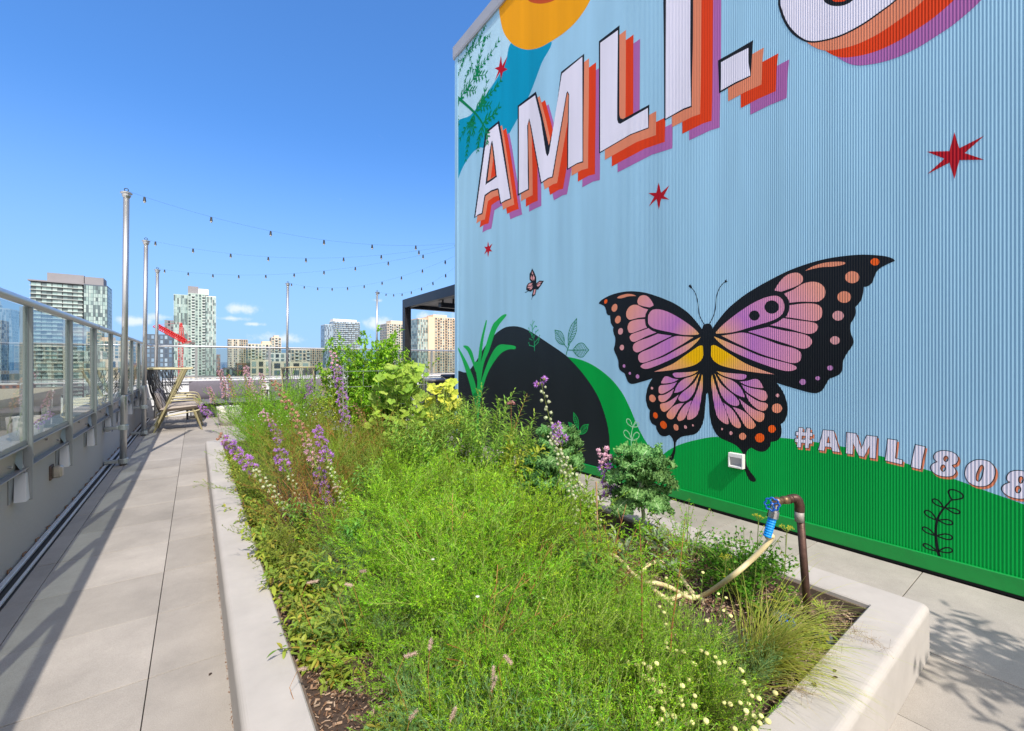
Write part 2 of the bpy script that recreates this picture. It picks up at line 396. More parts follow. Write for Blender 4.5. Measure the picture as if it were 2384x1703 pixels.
for a, b in (((612, 720), (640, 690)), ((640, 690), (652, 665)), ((613, 745), (580, 735)), ((580, 735), (575, 718)), ((608, 690), (625, 640)), ((625, 640), (640, 628)), ((605, 665), (580, 640)), ((580, 640), (576, 615)), ((602, 625), (620, 600)), ((620, 600), (630, 604)), ((602, 610), (590, 590)), ((602, 590), (612, 568)), ((612, 745), (640, 715)), ((640, 715), (648, 690)), ((590, 650), (600, 680)), ((600, 700), (582, 690))):
    sh.append([stroke(c3([a, b]), .009, curved=False)])
    y, z = c3([b])[0]; sh.append([ell(y, z, .010, .010, 8)])
many('painted_branch_sprig', sh, P_LINE and paintmat('paint_mid_green', (.02, .42, .16)), 'small twiggy green sprig on the crest of the dark hill')
sh = [[stroke(c3([(1300, 1535), (1292, 1440), (1298, 1330), (1325, 1262)]), .011)]]
for b_, t_ in (((1303, 1310), (1262, 1252)), ((1305, 1308), (1345, 1282)), ((1296, 1402), (1243, 1333)), ((1298, 1402), (1345, 1350)), ((1296, 1500), (1243, 1440)), ((1298, 1500), (1356, 1452)), ((1300, 1600), (1255, 1552))): sh += leafloop(c3([b_])[0], c3([t_])[0], .5, .009)
many('painted_loop_sprig', sh, P_LINE, 'pale mint looped sprig on the narrow green hill')
c5 = lambda p: T('c5', p)
sh = [[stroke(c5([(1655, 1300), (1628, 1210), (1605, 1130), (1592, 1030), (1596, 930), (1625, 850), (1690, 770), (1715, 745)]), .020, .007)]]
for b_, t_, w_ in (((1715, 748), (1762, 676), 1.0), ((1655, 808), (1568, 740), .5), ((1662, 806), (1780, 845), .45), ((1600, 905), (1508, 828), .5), ((1605, 903), (1725, 925), .48), ((1592, 1025), (1488, 958), .45), ((1595, 1023), (1722, 1035), .48), ((1605, 1145), (1493, 1088), .42), ((1608, 1143), (1720, 1130), .45)): sh += leafloop(c5([b_])[0], c5([t_])[0], w_, .0075)
many('painted_loop_sprig', sh, P_BLACK, 'black looped sprig near the right end of the wide green hill')
# grass tuft
sh = []
for b in ([(70, 743, 1), (85, 755), (140, 850), (190, 970), (212, 1062), (215, 1130), (190, 1110), (160, 1000), (120, 870), (95, 800)],
          [(116, 740), (150, 742), (180, 785), (198, 860), (212, 905, 1), (205, 925, 1), (170, 830), (145, 775)],
          [(275, 560, 1), (281, 572), (258, 690), (242, 830), (228, 925), (216, 900), (228, 760), (250, 650)],
          [(415, 517), (416, 530), (370, 588), (340, 645), (300, 765), (260, 865), (238, 985), (222, 930), (255, 800), (315, 610), (350, 560), (390, 525)],
          [(480, 742), (478, 762), (430, 765), (370, 802), (300, 905), (262, 1005), (236, 1110), (220, 1060), (250, 960), (290, 850), (330, 770), (370, 732), (430, 732)]):
    sh.append([smooth(c3(b))])
many('painted_grass_tuft', sh[:1] + sh[1:], P_BRT, 'bright green painted tuft of long blades')
sh = [[smooth(c3([(198, 850, 1), (240, 850, 1), (235, 930), (242, 1010), (238, 1090), (228, 1200), (224, 1330, 1), (205, 1330, 1), (212, 1200), (185, 1090), (205, 1060), (215, 1000), (206, 920)]))]]
many('painted_grass_tuft', sh, P_BRT, 'stem of the painted blade tuft')
# ferns at the top left
fn = lambda p: T('fn', p)
def frond(pts, w, n, ll, sh, both=True, tip=.5):
    c = opencurve(fn(pts), 6); sh.append([stroke(fn(pts), w, w * .35)])
    m = len(c)
    for i in range(n):
        j = int((i + .8) / n * (m - 1)); j = min(max(j, 1), m - 1)
        d = Vector(c[j]) - Vector(c[j - 1])
        if d.length < 1e-6: continue
        d.normalize(); p = Vector(c[j]); l = ll * (1 - (1 - tip) * i / n)
        for sg in (-1, 1):
            a = .75 * sg + U(-.12, .12); q = Vector((d.x * cos(a) - d.y * sin(a), d.x * sin(a) + d.y * cos(a))); r = Vector((-q.y, q.x))
            e = p + q * l; k = p + q * l * .45
            sh.append([[tuple(p - r * w * .2), tuple(k - r * l * .16), tuple(e), tuple(k + r * l * .16), tuple(p + r * w * .2)]])
            if l > .1: sh.append([[tuple(k), tuple(k + d * l * .38 + q * l * .16), tuple(k + q * l * .22)]])
sh = []
frond([(35, 845), (90, 885), (160, 945), (240, 1020), (290, 1080), (350, 1180), (375, 1230)], .06, 1, .01, sh)
frond([(245, 1020), (290, 950), (330, 870), (370, 700)], .03, 6, .16, sh)
frond([(290, 950), (350, 870), (440, 790), (510, 690)], .03, 7, .15, sh)
frond([(290, 945), (340, 955), (400, 950)], .03, 4, .16, sh)
frond([(330, 1130), (380, 1080), (440, 1040), (490, 965)], .035, 5, .17, sh)
frond([(240, 1025), (215, 1110), (150, 1180), (95, 1290)], .03, 7, .15, sh)
frond([(215, 1110), (235, 1180), (225, 1240)], .03, 4, .14, sh)
frond([(235, 1050), (200, 1180), (180, 1290), (165, 1400), (150, 1510)], .03, 9, .14, sh)
frond([(325, 1140), (305, 1240), (280, 1330), (275, 1410)], .035, 6, .14, sh)
frond([(350, 1180), (375, 1260), (370, 1340)], .03, 5, .13, sh)
frond([(95, 880), (60, 960), (65, 1050), (80, 1150)], .022, 7, .11, sh)
many('painted_fern', sh, P_FERN, 'lower painted fern frond beside the first letter')
sh = []
frond([(95, 880), (150, 790), (240, 660), (300, 560), (400, 430), (490, 285)], .024, 13, .16, sh)
frond([(150, 325), (185, 420), (215, 540), (235, 660), (240, 760)], .018, 8, .09, sh)
frond([(150, 790), (200, 800), (250, 790)], .025, 4, .16, sh)
frond([(240, 650), (290, 645), (355, 635)], .025, 4, .17, sh)
frond([(265, 620), (280, 500), (330, 330), (345, 260)], .025, 9, .13, sh)
frond([(175, 400), (215, 370), (320, 290), (400, 230)], .018, 8, .11, sh)
frond([(215, 360), (240, 280), (275, 225)], .015, 6, .09, sh)
frond([(280, 310), (310, 220), (358, 130)], .015, 7, .09, sh)
frond([(175, 400), (120, 480), (50, 500)], .018, 6, .09, sh)
frond([(140, 460), (100, 570), (60, 670)], .018, 7, .09, sh)
frond([(215, 560), (160, 640), (140, 740)], .018, 7, .1, sh)
many('painted_fern', sh, P_FERN, 'upper painted fern frond under the coping')
# stars
STARS = [('c2', [(1630, 895), (1663, 1003), (1832, 918), (1700, 1035), (1832, 1080), (1665, 1083), (1630, 1210), (1597, 1100), (1447, 1178), (1563, 1073), (1443, 1026), (1597, 1022)], 'largest crimson six-point star, far right on the blue'),
         ('c1', [(1431, 1232), (1448, 1303), (1504, 1253), (1466, 1325), (1504, 1350), (1448, 1343), (1433, 1418), (1417, 1346), (1364, 1396), (1402, 1330), (1362, 1305), (1416, 1303)], 'mid-size crimson star under the letters'),
         ('c1', [(367, 375), (375, 445), (411, 380), (388, 457), (411, 470), (379, 488), (366, 545), (360, 488), (325, 547), (350, 478), (323, 462), (353, 452)], 'crimson star over the teal band'),
         ('c3', [(290, 5), (297, 44), (321, 22), (304, 60), (320, 78), (298, 77), (290, 121), (284, 78), (262, 102), (277, 66), (263, 45), (284, 45)], 'smallest crimson star by the far corner')]
LAYER[0] = 6
for cr, p, lb in STARS:
    LAYER[0] = 9; decal('painted_star', [T(cr, p)], P_STAR, BLD, lb)
# small butterfly
sb = decal('painted_small_butterfly', [[c3([(598, 196), (612, 220), (626, 255), (629, 300), (650, 282), (681, 284), (664, 312), (640, 345), (629, 345), (622, 380), (600, 397), (597, 385), (606, 345), (590, 360), (572, 356), (556, 346), (560, 318), (572, 300), (592, 292), (580, 275), (580, 235), (590, 220)])], [stroke(c3([(572, 352), (560, 362), (548, 365)]), .01)], [stroke(c3([(602, 392), (594, 415)]), .008)]], P_BLACK, BLD, 'small pink and black butterfly')
for c_ in [[c3([(599, 215), (607, 240), (597, 236)])], [c3([(608, 242), (617, 262), (612, 285), (600, 262)])], [c3([(592, 240), (598, 262), (604, 285), (588, 268)])], [c3([(602, 300), (580, 303), (567, 318), (590, 318)])], [c3([(604, 308), (590, 324), (566, 325), (568, 335), (590, 336)])], [c3([(605, 320), (595, 342), (576, 347), (590, 333)])], [c3([(632, 305), (650, 292), (668, 291), (650, 302)])], [c3([(630, 312), (648, 306), (660, 302), (650, 318), (638, 325)])], [c3([(612, 345), (624, 342), (617, 375), (606, 385)])]]: LAYER[0] = 11; decal('wing_cell', c_, P_PINK, sb)

# ---- big lettering
LN = [0]
def letter(name, black, white, holes_b, holes_fill, offs, label, sm=False, cr='c1', holew=None):
    LN[0] += 1; LAYER[0] = 9 + .5 * (LN[0] % 2)
    tf = (lambda p: smooth(T(cr, p), 6)) if sm else (lambda p: T(cr, p))
    bl = [p[:2] for p in tf(black)]; root = empty(name, (0, 0, 0)); root.parent = BLD; root['label'] = label
    (o1, o2, o3) = offs
    for nm, off, m in (('orchid_layer', o3, P_PURP), ('red_layer', o2, P_RED), ('coral_layer', o1, P_CORAL)):
        decal(nm, [[(y + off[0], z + off[1]) for y, z in bl]], m, root)
    decal('outline', [bl], P_BLACK, root); decal('face', [[p[:2] for p in tf(white)]], P_WHITE, root)
    if holes_b: decal('outline', [[p[:2] for p in (smooth(T(cr, h), 4))] for h in holes_b] if len(holes_b) == 1 else [[[p[:2] for p in smooth(T(cr, h), 4)]] for h in holes_b], P_BLACK, root)
    for h, m in holes_fill: decal('shade', [[p[:2] for p in smooth(T(cr, h), 4)]], m, root)
    return root
def off(cr, a, b):
    p = T(cr, [a, b]); return (p[1][0] - p[0][0], p[1][1] - p[0][1])
oA = [off('c1', (437, 1345), q) for q in ((457, 1383), (487, 1412), (510, 1450))]
oM = [off('c1', (922, 1098), q) for q in ((955, 1138), (1002, 1178), (1034, 1217))]
oL = [off('c1', (1365, 868), q) for q in ((1413, 914), (1473, 960), (1523, 1003))]
oI = [off('c1', (1655, 725), q) for q in ((1712, 772), (1790, 817), (1844, 862))]
oD = [off('c2', (258, 518), q) for q in ((328, 573), (425, 618), (498, 664))]
LET = 'large outlined letter '
letter('mural_letter', [(185, 1475), (258, 920), (270, 885), (355, 815), (372, 905), (405, 1120), (437, 1345), (400, 1360), (362, 1380), (345, 1282), (300, 1297), (262, 1325), (242, 1447), (213, 1457)],
       [(194, 1466), (268, 940), (280, 893), (346, 838), (362, 925), (430, 1340), (398, 1352), (367, 1371), (352, 1277), (342, 1272), (300, 1287), (256, 1318), (237, 1440), (212, 1450)],
       [[(304, 957), (314, 985), (337, 1180), (332, 1200), (274, 1240), (264, 1232), (290, 1030)]], [([(305, 972, 1), (330, 1190, 1), (275, 1226, 1)], P_CORAL), ([(316, 1060, 1), (331, 1187, 1), (298, 1207, 1)], P_RED)], oA, LET + 'A, first and smallest')
letter('mural_letter', [(480, 1325), (480, 715), (603, 620), (645, 780), (690, 985), (730, 830), (772, 488), (928, 365), (925, 800), (922, 1098), (880, 1110), (813, 1150), (815, 900), (823, 645), (815, 628), (718, 1200), (690, 1208), (635, 1243), (565, 860), (556, 813), (551, 850), (557, 1283), (525, 1298)],
       [(487, 1310), (488, 724), (597, 645), (636, 810), (670, 1035), (680, 1058), (692, 1035), (778, 500), (916, 385), (918, 1090), (880, 1103), (821, 1138), (822, 900), (828, 640), (817, 617), (809, 630), (712, 1194), (685, 1202), (640, 1232), (572, 860), (558, 800), (544, 850), (550, 1277), (523, 1291)],
       [], [], oM, LET + 'M, second in the word')
letter('mural_letter', [(1030, 1038), (1028, 280), (1168, 172), (1166, 770), (1172, 800), (1190, 806), (1368, 708), (1365, 868), (1240, 915)],
       [(1037, 1027), (1038, 291), (1156, 206), (1152, 810), (1158, 832), (1172, 838), (1358, 731), (1361, 862), (1240, 908)], [], [], oL, LET + 'L, third in the word')
letter('mural_letter', [(1470, 815), (1463, -40), (1665, -190), (1662, 300), (1655, 725), (1600, 745)], [(1478, 804), (1482, -30), (1648, -155), (1645, 300), (1650, 716), (1600, 734)], [], [], oI, LET + 'I, tallest, cut by the top of the photo')
letter('mural_letter', [(35, 410), (150, 345), (272, 273), (262, 400), (257, 518), (150, 570), (40, 633), (38, 520)], [(54, 423), (150, 370), (240, 325), (240, 420), (253, 512), (150, 558), (52, 614), (54, 520)], [], [], oD, 'big square full stop after the letters', cr='c2')
o8 = [off('c2', (560, 250), q) for q in ((650, 300), (760, 345), (850, 395))]
letter('mural_letter', [(440, 0), (447, 60), (470, 130), (510, 200), (560, 250), (640, 288), (730, 285), (860, 250), (1000, 180), (1130, 90), (1245, 0), (1400, -160), (1480, -330), (1500, -500), (1380, -640), (1420, -900), (1300, -1100), (1000, -1050), (700, -800), (560, -620), (540, -450), (460, -250)],
       [(455, 0), (465, 60), (495, 140), (535, 200), (590, 250), (650, 277), (730, 274), (860, 238), (1000, 167), (1130, 77), (1230, 0), (1380, -160), (1460, -330), (1480, -500), (1360, -640), (1400, -880), (1290, -1070), (1000, -1020), (720, -780), (580, -610), (555, -440), (478, -240)],
       [[(745, -10), (775, 30), (830, 44), (900, 33), (965, -15), (1050, -120), (1060, -280), (900, -260), (770, -140)]], [([(795, -20), (815, 10), (845, 15), (890, 8), (920, -25), (1000, -120), (1030, -240), (890, -220), (800, -110)], P_RED)], o8, 'bottom bowl of a huge rounded character at the top edge', sm=True, cr='c2')
# ---- hashtag line
HT = [([(533, 187), (561, 187), (558, 222), (590, 224), (593, 190), (621, 192), (618, 226), (638, 228), (636, 252), (616, 251), (613, 282), (634, 284), (632, 310), (610, 308), (607, 345), (578, 342), (581, 305), (551, 302), (548, 340), (519, 336), (522, 300), (503, 297), (505, 270), (525, 272), (528, 246), (508, 244), (510, 219), (530, 221)], [[(555, 248), (586, 250), (583, 280), (553, 278)]], '#', 0),
      ([(722, 205), (800, 212), (848, 376), (792, 368), (782, 337), (735, 331), (727, 365), (683, 358)], [[(760, 250), (777, 307), (745, 305)]], 'A', 0),
      ([(903, 225), (975, 233), (1015, 355), (1058, 248), (1135, 257), (1125, 425), (1078, 418), (1082, 320), (1035, 412), (995, 402), (950, 300), (945, 392), (898, 385)], [], 'M', 0),
      ([(1222, 275), (1290, 285), (1275, 425), (1332, 438), (1327, 470), (1202, 440)], [], 'L', 0),
      ([(1435, 320), (1507, 335), (1472, 508), (1400, 490)], [], 'I', 0),
      ([(1578, 405), (1600, 378), (1650, 366), (1710, 375), (1752, 400), (1762, 435), (1745, 465), (1715, 478), (1738, 505), (1742, 535), (1715, 560), (1660, 564), (1600, 550), (1562, 518), (1556, 485), (1580, 462), (1605, 452), (1583, 432)], [ell(1670, 428, 20, 25), ell(1648, 500, 22, 28)], 'first 8', 1),
      ([(1840, 475), (1890, 442), (1950, 437), (2010, 455), (2045, 500), (2048, 550), (2020, 610), (1970, 638), (1900, 635), (1845, 605), (1822, 560), (1823, 515)], [[(1935, 480), (1955, 476), (1966, 500), (1955, 560), (1935, 600), (1912, 602), (1900, 580), (1908, 530)]], '0', 1),
      ([(2143, 570), (2165, 535), (2215, 520), (2275, 527), (2330, 560), (2340, 600), (2320, 630), (2285, 645), (2312, 680), (2310, 715), (2270, 735), (2210, 732), (2150, 712), (2112, 680), (2106, 650), (2130, 625), (2168, 610), (2148, 595)], [ell(2250, 590, 22, 30), ell(2228, 665, 26, 30)], 'last 8', 1)]
for i, (o, hs, ch, sm) in enumerate(HT):
    f = (lambda p: smooth(c5(p), 4)) if sm else (lambda p: c5(p))
    o_ = f(o); h_ = [f(h) for h in hs]; d = off('c5', (o[0][0], o[0][1]), (o[0][0] + 9 + i * .9, o[0][1] + 15 + i * .3))
    LAYER[0] = 9 + .5 * (i % 2)
    root = empty('hashtag_character', (0, 0, 0)); root.parent = BLD; root['label'] = 'small outlined character %s of the hashtag line' % ch
    decal('coral_layer', [[(y + d[0], z + d[1]) for y, z in grow(o_, .004)]] + [[(y + d[0], z + d[1]) for y, z in grow(h, -.004)] for h in h_], P_CORAL, root)
    decal('outline', [grow(o_, .0045)] + [grow(h, -.0045) for h in h_], P_BLACK, root)
    decal('face', [o_] + h_, P_WHITE, root)
# ---- big butterfly
CY = wallpt(1646.5, 800)[0]
def mir(l): return [(2 * CY - p[0],) + tuple(p[1:]) for p in l]
FW = [(20, 860, 1), (80, 870, 1), (150, 770), (260, 640), (420, 508), (550, 425), (700, 340), (900, 240), (1100, 165), (1300, 110), (1500, 78), (1700, 62), (1880, 70), (1980, 85), (2040, 108), (2060, 130, 1), (2000, 155), (1920, 195), (1870, 235), (1840, 290), (1815, 360), (1770, 400), (1720, 412, 1), (1715, 470), (1695, 550), (1650, 610), (1628, 628, 1), (1635, 680), (1620, 740), (1585, 800), (1575, 840), (1580, 900), (1605, 970), (1612, 1010), (1590, 1060), (1540, 1130), (1500, 1210), (1490, 1300), (1465, 1350), (1400, 1385), (1350, 1405), (1310, 1470), (1270, 1530), (1210, 1557), (1130, 1550), (1000, 1515), (850, 1470), (785, 1448, 1), (500, 1440, 1), (20, 1420, 1)]
HW = [(930, 60, 1), (1500, 60, 1), (1840, 200, 1), (1840, 292, 1), (1900, 370), (1950, 470), (1980, 600), (1975, 700), (1940, 790), (1890, 830, 1), (1905, 900), (1895, 980), (1850, 1040), (1765, 1062, 1), (1750, 1120), (1690, 1180), (1620, 1187), (1560, 1165), (1510, 1135, 1), (1470, 1160), (1440, 1210), (1435, 1290), (1452, 1370), (1490, 1440), (1545, 1510), (1567, 1550), (1558, 1578), (1520, 1578), (1480, 1550), (1440, 1470), (1410, 1370), (1400, 1280), (1390, 1200), (1350, 1145), (1290, 1095), (1180, 1045), (1100, 1005), (1040, 940), (990, 830), (965, 700), (955, 560), (945, 430), (930, 400, 1)]
FC = [[(120, 905, 1), (200, 820), (350, 700), (500, 600), (620, 540), (720, 510), (790, 510), (840, 545), (862, 600), (855, 680), (800, 740), (700, 785), (500, 845), (330, 895), (200, 912), (130, 915, 1)],
      [(758, 450, 1), (790, 390), (850, 315), (920, 270), (1000, 257), (1050, 285), (1065, 330), (1040, 375), (950, 420), (830, 462, 1)],
      [(860, 485, 1), (960, 440), (1070, 375), (1180, 355), (1260, 380), (1305, 440), (1300, 510), (1250, 560), (1200, 572), (1050, 570), (915, 582, 1), (905, 540)],
      [(918, 610, 1), (1050, 592), (1180, 592), (1250, 620), (1275, 680), (1255, 750), (1200, 778), (1100, 770), (950, 745), (880, 738, 1), (910, 680)],
      [(850, 748, 1), (1000, 770), (1150, 790), (1210, 810), (1228, 845), (1200, 895), (1140, 917), (1060, 905), (900, 860), (712, 823, 1), (790, 790)],
      [(690, 843, 1), (850, 880), (1000, 905), (1110, 935), (1158, 980), (1155, 1030), (1110, 1070), (1040, 1075), (900, 1030), (700, 965), (470, 893, 1)],
      [(185, 938, 1), (300, 920), (430, 905), (600, 955), (800, 1030), (970, 1075), (1040, 1120), (1045, 1180), (1010, 1225), (930, 1230), (800, 1195), (600, 1130), (350, 1020), (200, 945)],
      [(103, 945, 1), (200, 985), (400, 1070), (600, 1155), (800, 1210), (950, 1250), (1000, 1285), (960, 1312), (880, 1318), (750, 1285), (500, 1195), (280, 1095), (150, 1000)]]
YC = [(65, 1100), (75, 1050), (110, 1040), (170, 1070), (300, 1150), (450, 1240), (600, 1300), (755, 1355, 1), (600, 1340), (400, 1310), (200, 1265), (110, 1215), (75, 1160)]
STK = [(1088, 237, 1), (1170, 190), (1300, 150), (1450, 138), (1522, 148), (1500, 170), (1400, 190), (1250, 200)]
FS = [(1843, 140, 48, 40, 0), (1597, 306, 78, 65, 1), (1510, 520, 75, 63, 1), (1445, 722, 62, 53, 2), (1411, 988, 52, 45, 2), (1358, 1286, 32, 27, 3), (1225, 1397, 25, 22, 3), (1063, 1437, 35, 32, 3)]
HC = [[(1055, 138, 1), (1150, 155), (1300, 170), (1420, 180), (1448, 205), (1420, 240), (1360, 250), (1250, 230), (1130, 190)],
      [(1065, 178, 1), (1150, 220), (1250, 255), (1330, 310), (1390, 390), (1425, 480, 1), (1350, 460), (1250, 400), (1150, 300)],
      [(1030, 165, 1), (1100, 290), (1180, 370), (1290, 460), (1350, 540), (1335, 585), (1270, 585), (1190, 540), (1120, 450), (1080, 340)],
      [(1355, 275, 1), (1450, 265), (1550, 240), (1610, 260), (1660, 340), (1650, 357), (1560, 350), (1440, 320)],
      [(1380, 315, 1), (1500, 357), (1620, 380), (1690, 400), (1717, 460), (1700, 515), (1640, 520), (1540, 470), (1440, 400)],
      [(1430, 420, 1), (1500, 472), (1600, 530), (1700, 555), (1722, 590), (1700, 640), (1650, 655), (1570, 620), (1480, 530)],
      [(1350, 495, 1), (1430, 560), (1550, 640), (1660, 680), (1682, 720), (1660, 780), (1610, 800), (1540, 760), (1450, 670), (1390, 580)],
      [(1265, 605, 1), (1370, 640), (1470, 710), (1550, 810), (1562, 850), (1530, 885), (1470, 885), (1420, 840), (1350, 720)],
      [(1145, 550, 1), (1240, 620), (1310, 710), (1370, 830), (1360, 875), (1320, 875), (1250, 820), (1190, 680)],
      [(1000, 185, 1), (1020, 260), (1080, 440), (1150, 590), (1190, 700), (1215, 800), (1200, 830), (1130, 800), (1060, 720), (1020, 550), (992, 350), (990, 220)]]
HS = [(1127, 893, 13, 15, 2), (1242, 945, 22, 25, 2), (1395, 988, 45, 46, 1), (1619, 1007, 62, 60, 0), (1777, 891, 50, 50, 0), (1842, 622, 68, 62, 1), (1850, 454, 24, 23, 2)]
SM = [P_SPOT, P_SALM, P_PINK, P_LILAC]
zc = wallpt(1646.5, 800)[1]; zh = wallpt(1646.5, 862)[1]
ORC = (.55, .20, .56); PNK = (.74, .31, .42); SLM = (.84, .35, .26)
M_FW = cellmat('forewing_blend', CY, zc, [(0, (.95, .50, .05)), (.12, (.90, .45, .15)), (.24, (.78, .34, .38)), (.40, ORC), (.60, (.66, .26, .50)), (.78, PNK), (1, SLM)], 1.05)
M_HW = cellmat('hindwing_blend', CY, zh, [(0, (.95, .52, .03)), (.15, (.9, .45, .10)), (.33, (.70, .30, .42)), (.48, ORC), (.68, (.74, .31, .42)), (.86, (.86, .34, .22)), (1, (.9, .24, .08))], .80)
M_YC = cellmat('yellow_blend', CY, zc, [(0, (.95, .55, 0)), (.32, (.95, .52, 0)), (.55, (.88, .42, .15)), (1, (.80, .32, .35))], .75)
LAYER[0] = 15
BF = decal('painted_butterfly', [smooth(T('px', [(1637.5, 758.5), (1641, 755.4), (1647.3, 753.8), (1653.5, 755), (1657.5, 760), (1659, 771), (1657, 790), (1655, 830), (1653, 870), (1650, 905), (1647, 916), (1644, 916), (1640, 907), (1637, 880), (1638, 830), (1636, 790), (1634, 771)]))], P_BLACK, BLD, 'huge black, orchid and orange butterfly with tails')
for side in (0, 1):
    f = mir if side else (lambda l: l); nm = ('left', 'right')[1 - side]
    def D(name, lp, m, lay, lb=None): LAYER[0] = lay + 2 + side * .25; return decal(name, [lp], m, BF, lb)
    D('forewing', smooth(f(T('br', FW))), P_BLACK, 7, nm + ' upper wing'); D('hindwing', smooth(f(T('bb', HW))), P_BLACK, 7.5, nm + ' lower wing with tail')
    for c in FC: D('wing_cell', smooth(f(T('br', c))), M_FW, 8)
    D('wing_cell', smooth(f(T('br', YC))), M_YC, 8, 'yellow cell beside the body'); D('wing_cell', smooth(f(T('br', STK))), P_SALM, 8)
    for s in FS: D('wing_spot', f(T('br', ell(*s[:4]))), SM[s[4]], 8)
    if not side:
        D('eye_spot', T('br', ell(540, 720, 57, 55)), P_BLACK, 9); D('eye_spot', T('br', ell(728, 628, 78, 72, 28)), P_BLACK, 9)
    for c in HC: D('wing_cell', smooth(f(T('bb', c))), M_HW, 8.5)
    for s in HS: D('wing_spot', f(T('bb', ell(*s[:4]))), SM[s[4]], 8.5)
for pts in (T('bl', [(2030, 780), (1970, 680), (1930, 570), (1915, 430), (1885, 260), (1840, 150), (1790, 90)]), T('br', [(55, 810), (100, 720), (120, 630), (130, 520), (160, 430), (200, 375), (222, 358)])):
    LAYER[0] = 9
    decal('antenna', [[stroke(pts, .008, .006)], [stroke([pts[-1], (pts[-1][0] + (pts[-1][0] - pts[-2][0]) * .9, pts[-1][1] + (pts[-1][1] - pts[-2][1]) * .9)], .016, .028, curved=False)]], P_BLACK, BF)
# wall light on the cladding
p = atx(1718, 1072, WX); wl = empty('wall_light', (WX - .004, p.y, p.z), 0, 'small square white step light fixed on the green part of the wall', 'wall light')
WHT = mat('lamp_white', (.72, .72, .70), .4, 0, 20, .04)
mb = MB(); h = .066
mb.bbox(-.045, -h, h * .45, 0, h, h, .003); mb.bbox(-.045, -h, -h, 0, h, -h * .72, .003); mb.bbox(-.045, -h, -h * .72, 0, -h * .82, h * .45, .002); mb.bbox(-.045, h * .82, -h * .72, 0, h, h * .45, .002)
mb.build('housing', WHT, wl)
mb = MB(); mb.face(((-.042, -h * .82, h * .45), (-.042, h * .82, h * .45), (-.006, h * .82, -h * .72), (-.006, -h * .82, -h * .72))); mb.build('reflector', mat('lamp_grey', (.35, .36, .38), .5), wl)
# ================================================================ DECK, PLANTER
def paver_mat():
    m, nt, b = newmat('paver_concrete'); N = nt.nodes; L = nt.links
    g = N.new('ShaderNodeNewGeometry'); r = N.new('ShaderNodeValToRGB'); e = r.color_ramp.elements
    e[0].color = (.30, .272, .242, 1); e[1].color = (.385, .35, .315, 1)
    L.new(g.outputs['Random Per Island'], r.inputs[0])
    n = N.new('ShaderNodeTexNoise'); n.inputs['Scale'].default_value = 260; n.inputs['Detail'].default_value = 3; L.new(g.outputs['Position'], n.inputs['Vector'])
    n2 = N.new('ShaderNodeTexNoise'); n2.inputs['Scale'].default_value = 1.7; n2.inputs['Detail'].default_value = 7; n2.inputs['Roughness'].default_value = .7; L.new(g.outputs['Position'], n2.inputs['Vector'])
    a = N.new('ShaderNodeMapRange'); a.inputs['From Min'].default_value = .3; a.inputs['From Max'].default_value = .7; a.inputs['To Min'].default_value = .86; a.inputs['To Max'].default_value = 1.12; L.new(n.outputs['Fac'], a.inputs['Value'])
    c = N.new('ShaderNodeMapRange'); c.inputs['From Min'].default_value = .3; c.inputs['From Max'].default_value = .7; c.inputs['To Min'].default_value = .78; c.inputs['To Max'].default_value = 1.12; L.new(n2.outputs['Fac'], c.inputs['Value'])
    mu = N.new('ShaderNodeMath'); mu.operation = 'MULTIPLY'; L.new(a.outputs[0], mu.inputs[0]); L.new(c.outputs[0], mu.inputs[1])
    hs = N.new('ShaderNodeHueSaturation'); L.new(r.outputs[0], hs.inputs['Color']); L.new(mu.outputs[0], hs.inputs['Value'])
    L.new(hs.outputs[0], b.inputs['Base Color']); b.inputs['Roughness'].default_value = .85
    bp = N.new('ShaderNodeBump'); bp.inputs['Strength'].default_value = .12; bp.inputs['Distance'].default_value = .004; L.new(n.outputs['Fac'], bp.inputs['Height']); L.new(bp.outputs[0], b.inputs['Normal'])
    return m
PAV = paver_mat()
# roof slab below the raised pavers, and the pavers themselves as one sheet with real joints
mb = MB(); mb.box(-1.0, -4, -.30, 11.5, 14.3, -.055); tag(mb.build('roof_slab', mat('roof_membrane', (.05, .045, .04), .9, 0, 8, .3)), kind='structure')
mb = MB(); xs = [-.895, -.787, -.170, .443, 1.056, 1.669, 2.282, 2.89, WX - .03]
k = -8
while .69 + .61 * k < 14.2:
    y0 = .69 + .61 * k; y1 = y0 + .61
    for i in range(len(xs) - 1):
        x0, x1 = xs[i], xs[i + 1]
        if x0 > .4 and x1 < 2.9 and y0 > .9 and y1 < 7.6: continue
        if x0 > 2.8 and y0 < -3.0: continue
        g = .0019; dz = U(-.0012, .0012)
        mb.bbox(x0 + g, y0 + .0027, -.05, x1 - g, min(y1 - .0027, 14.17), dz, .0010)
    if y0 > 7.3:
        x = WX - .03
        while x < 9.5: mb.bbox(x + .002, y0 + .0014, -.05, x + .611, min(y1 - .0014, 14.17), U(-.001, .001), .0025); x += .613
    k += 1
tag(mb.build('paved_deck', PAV), kind='structure')
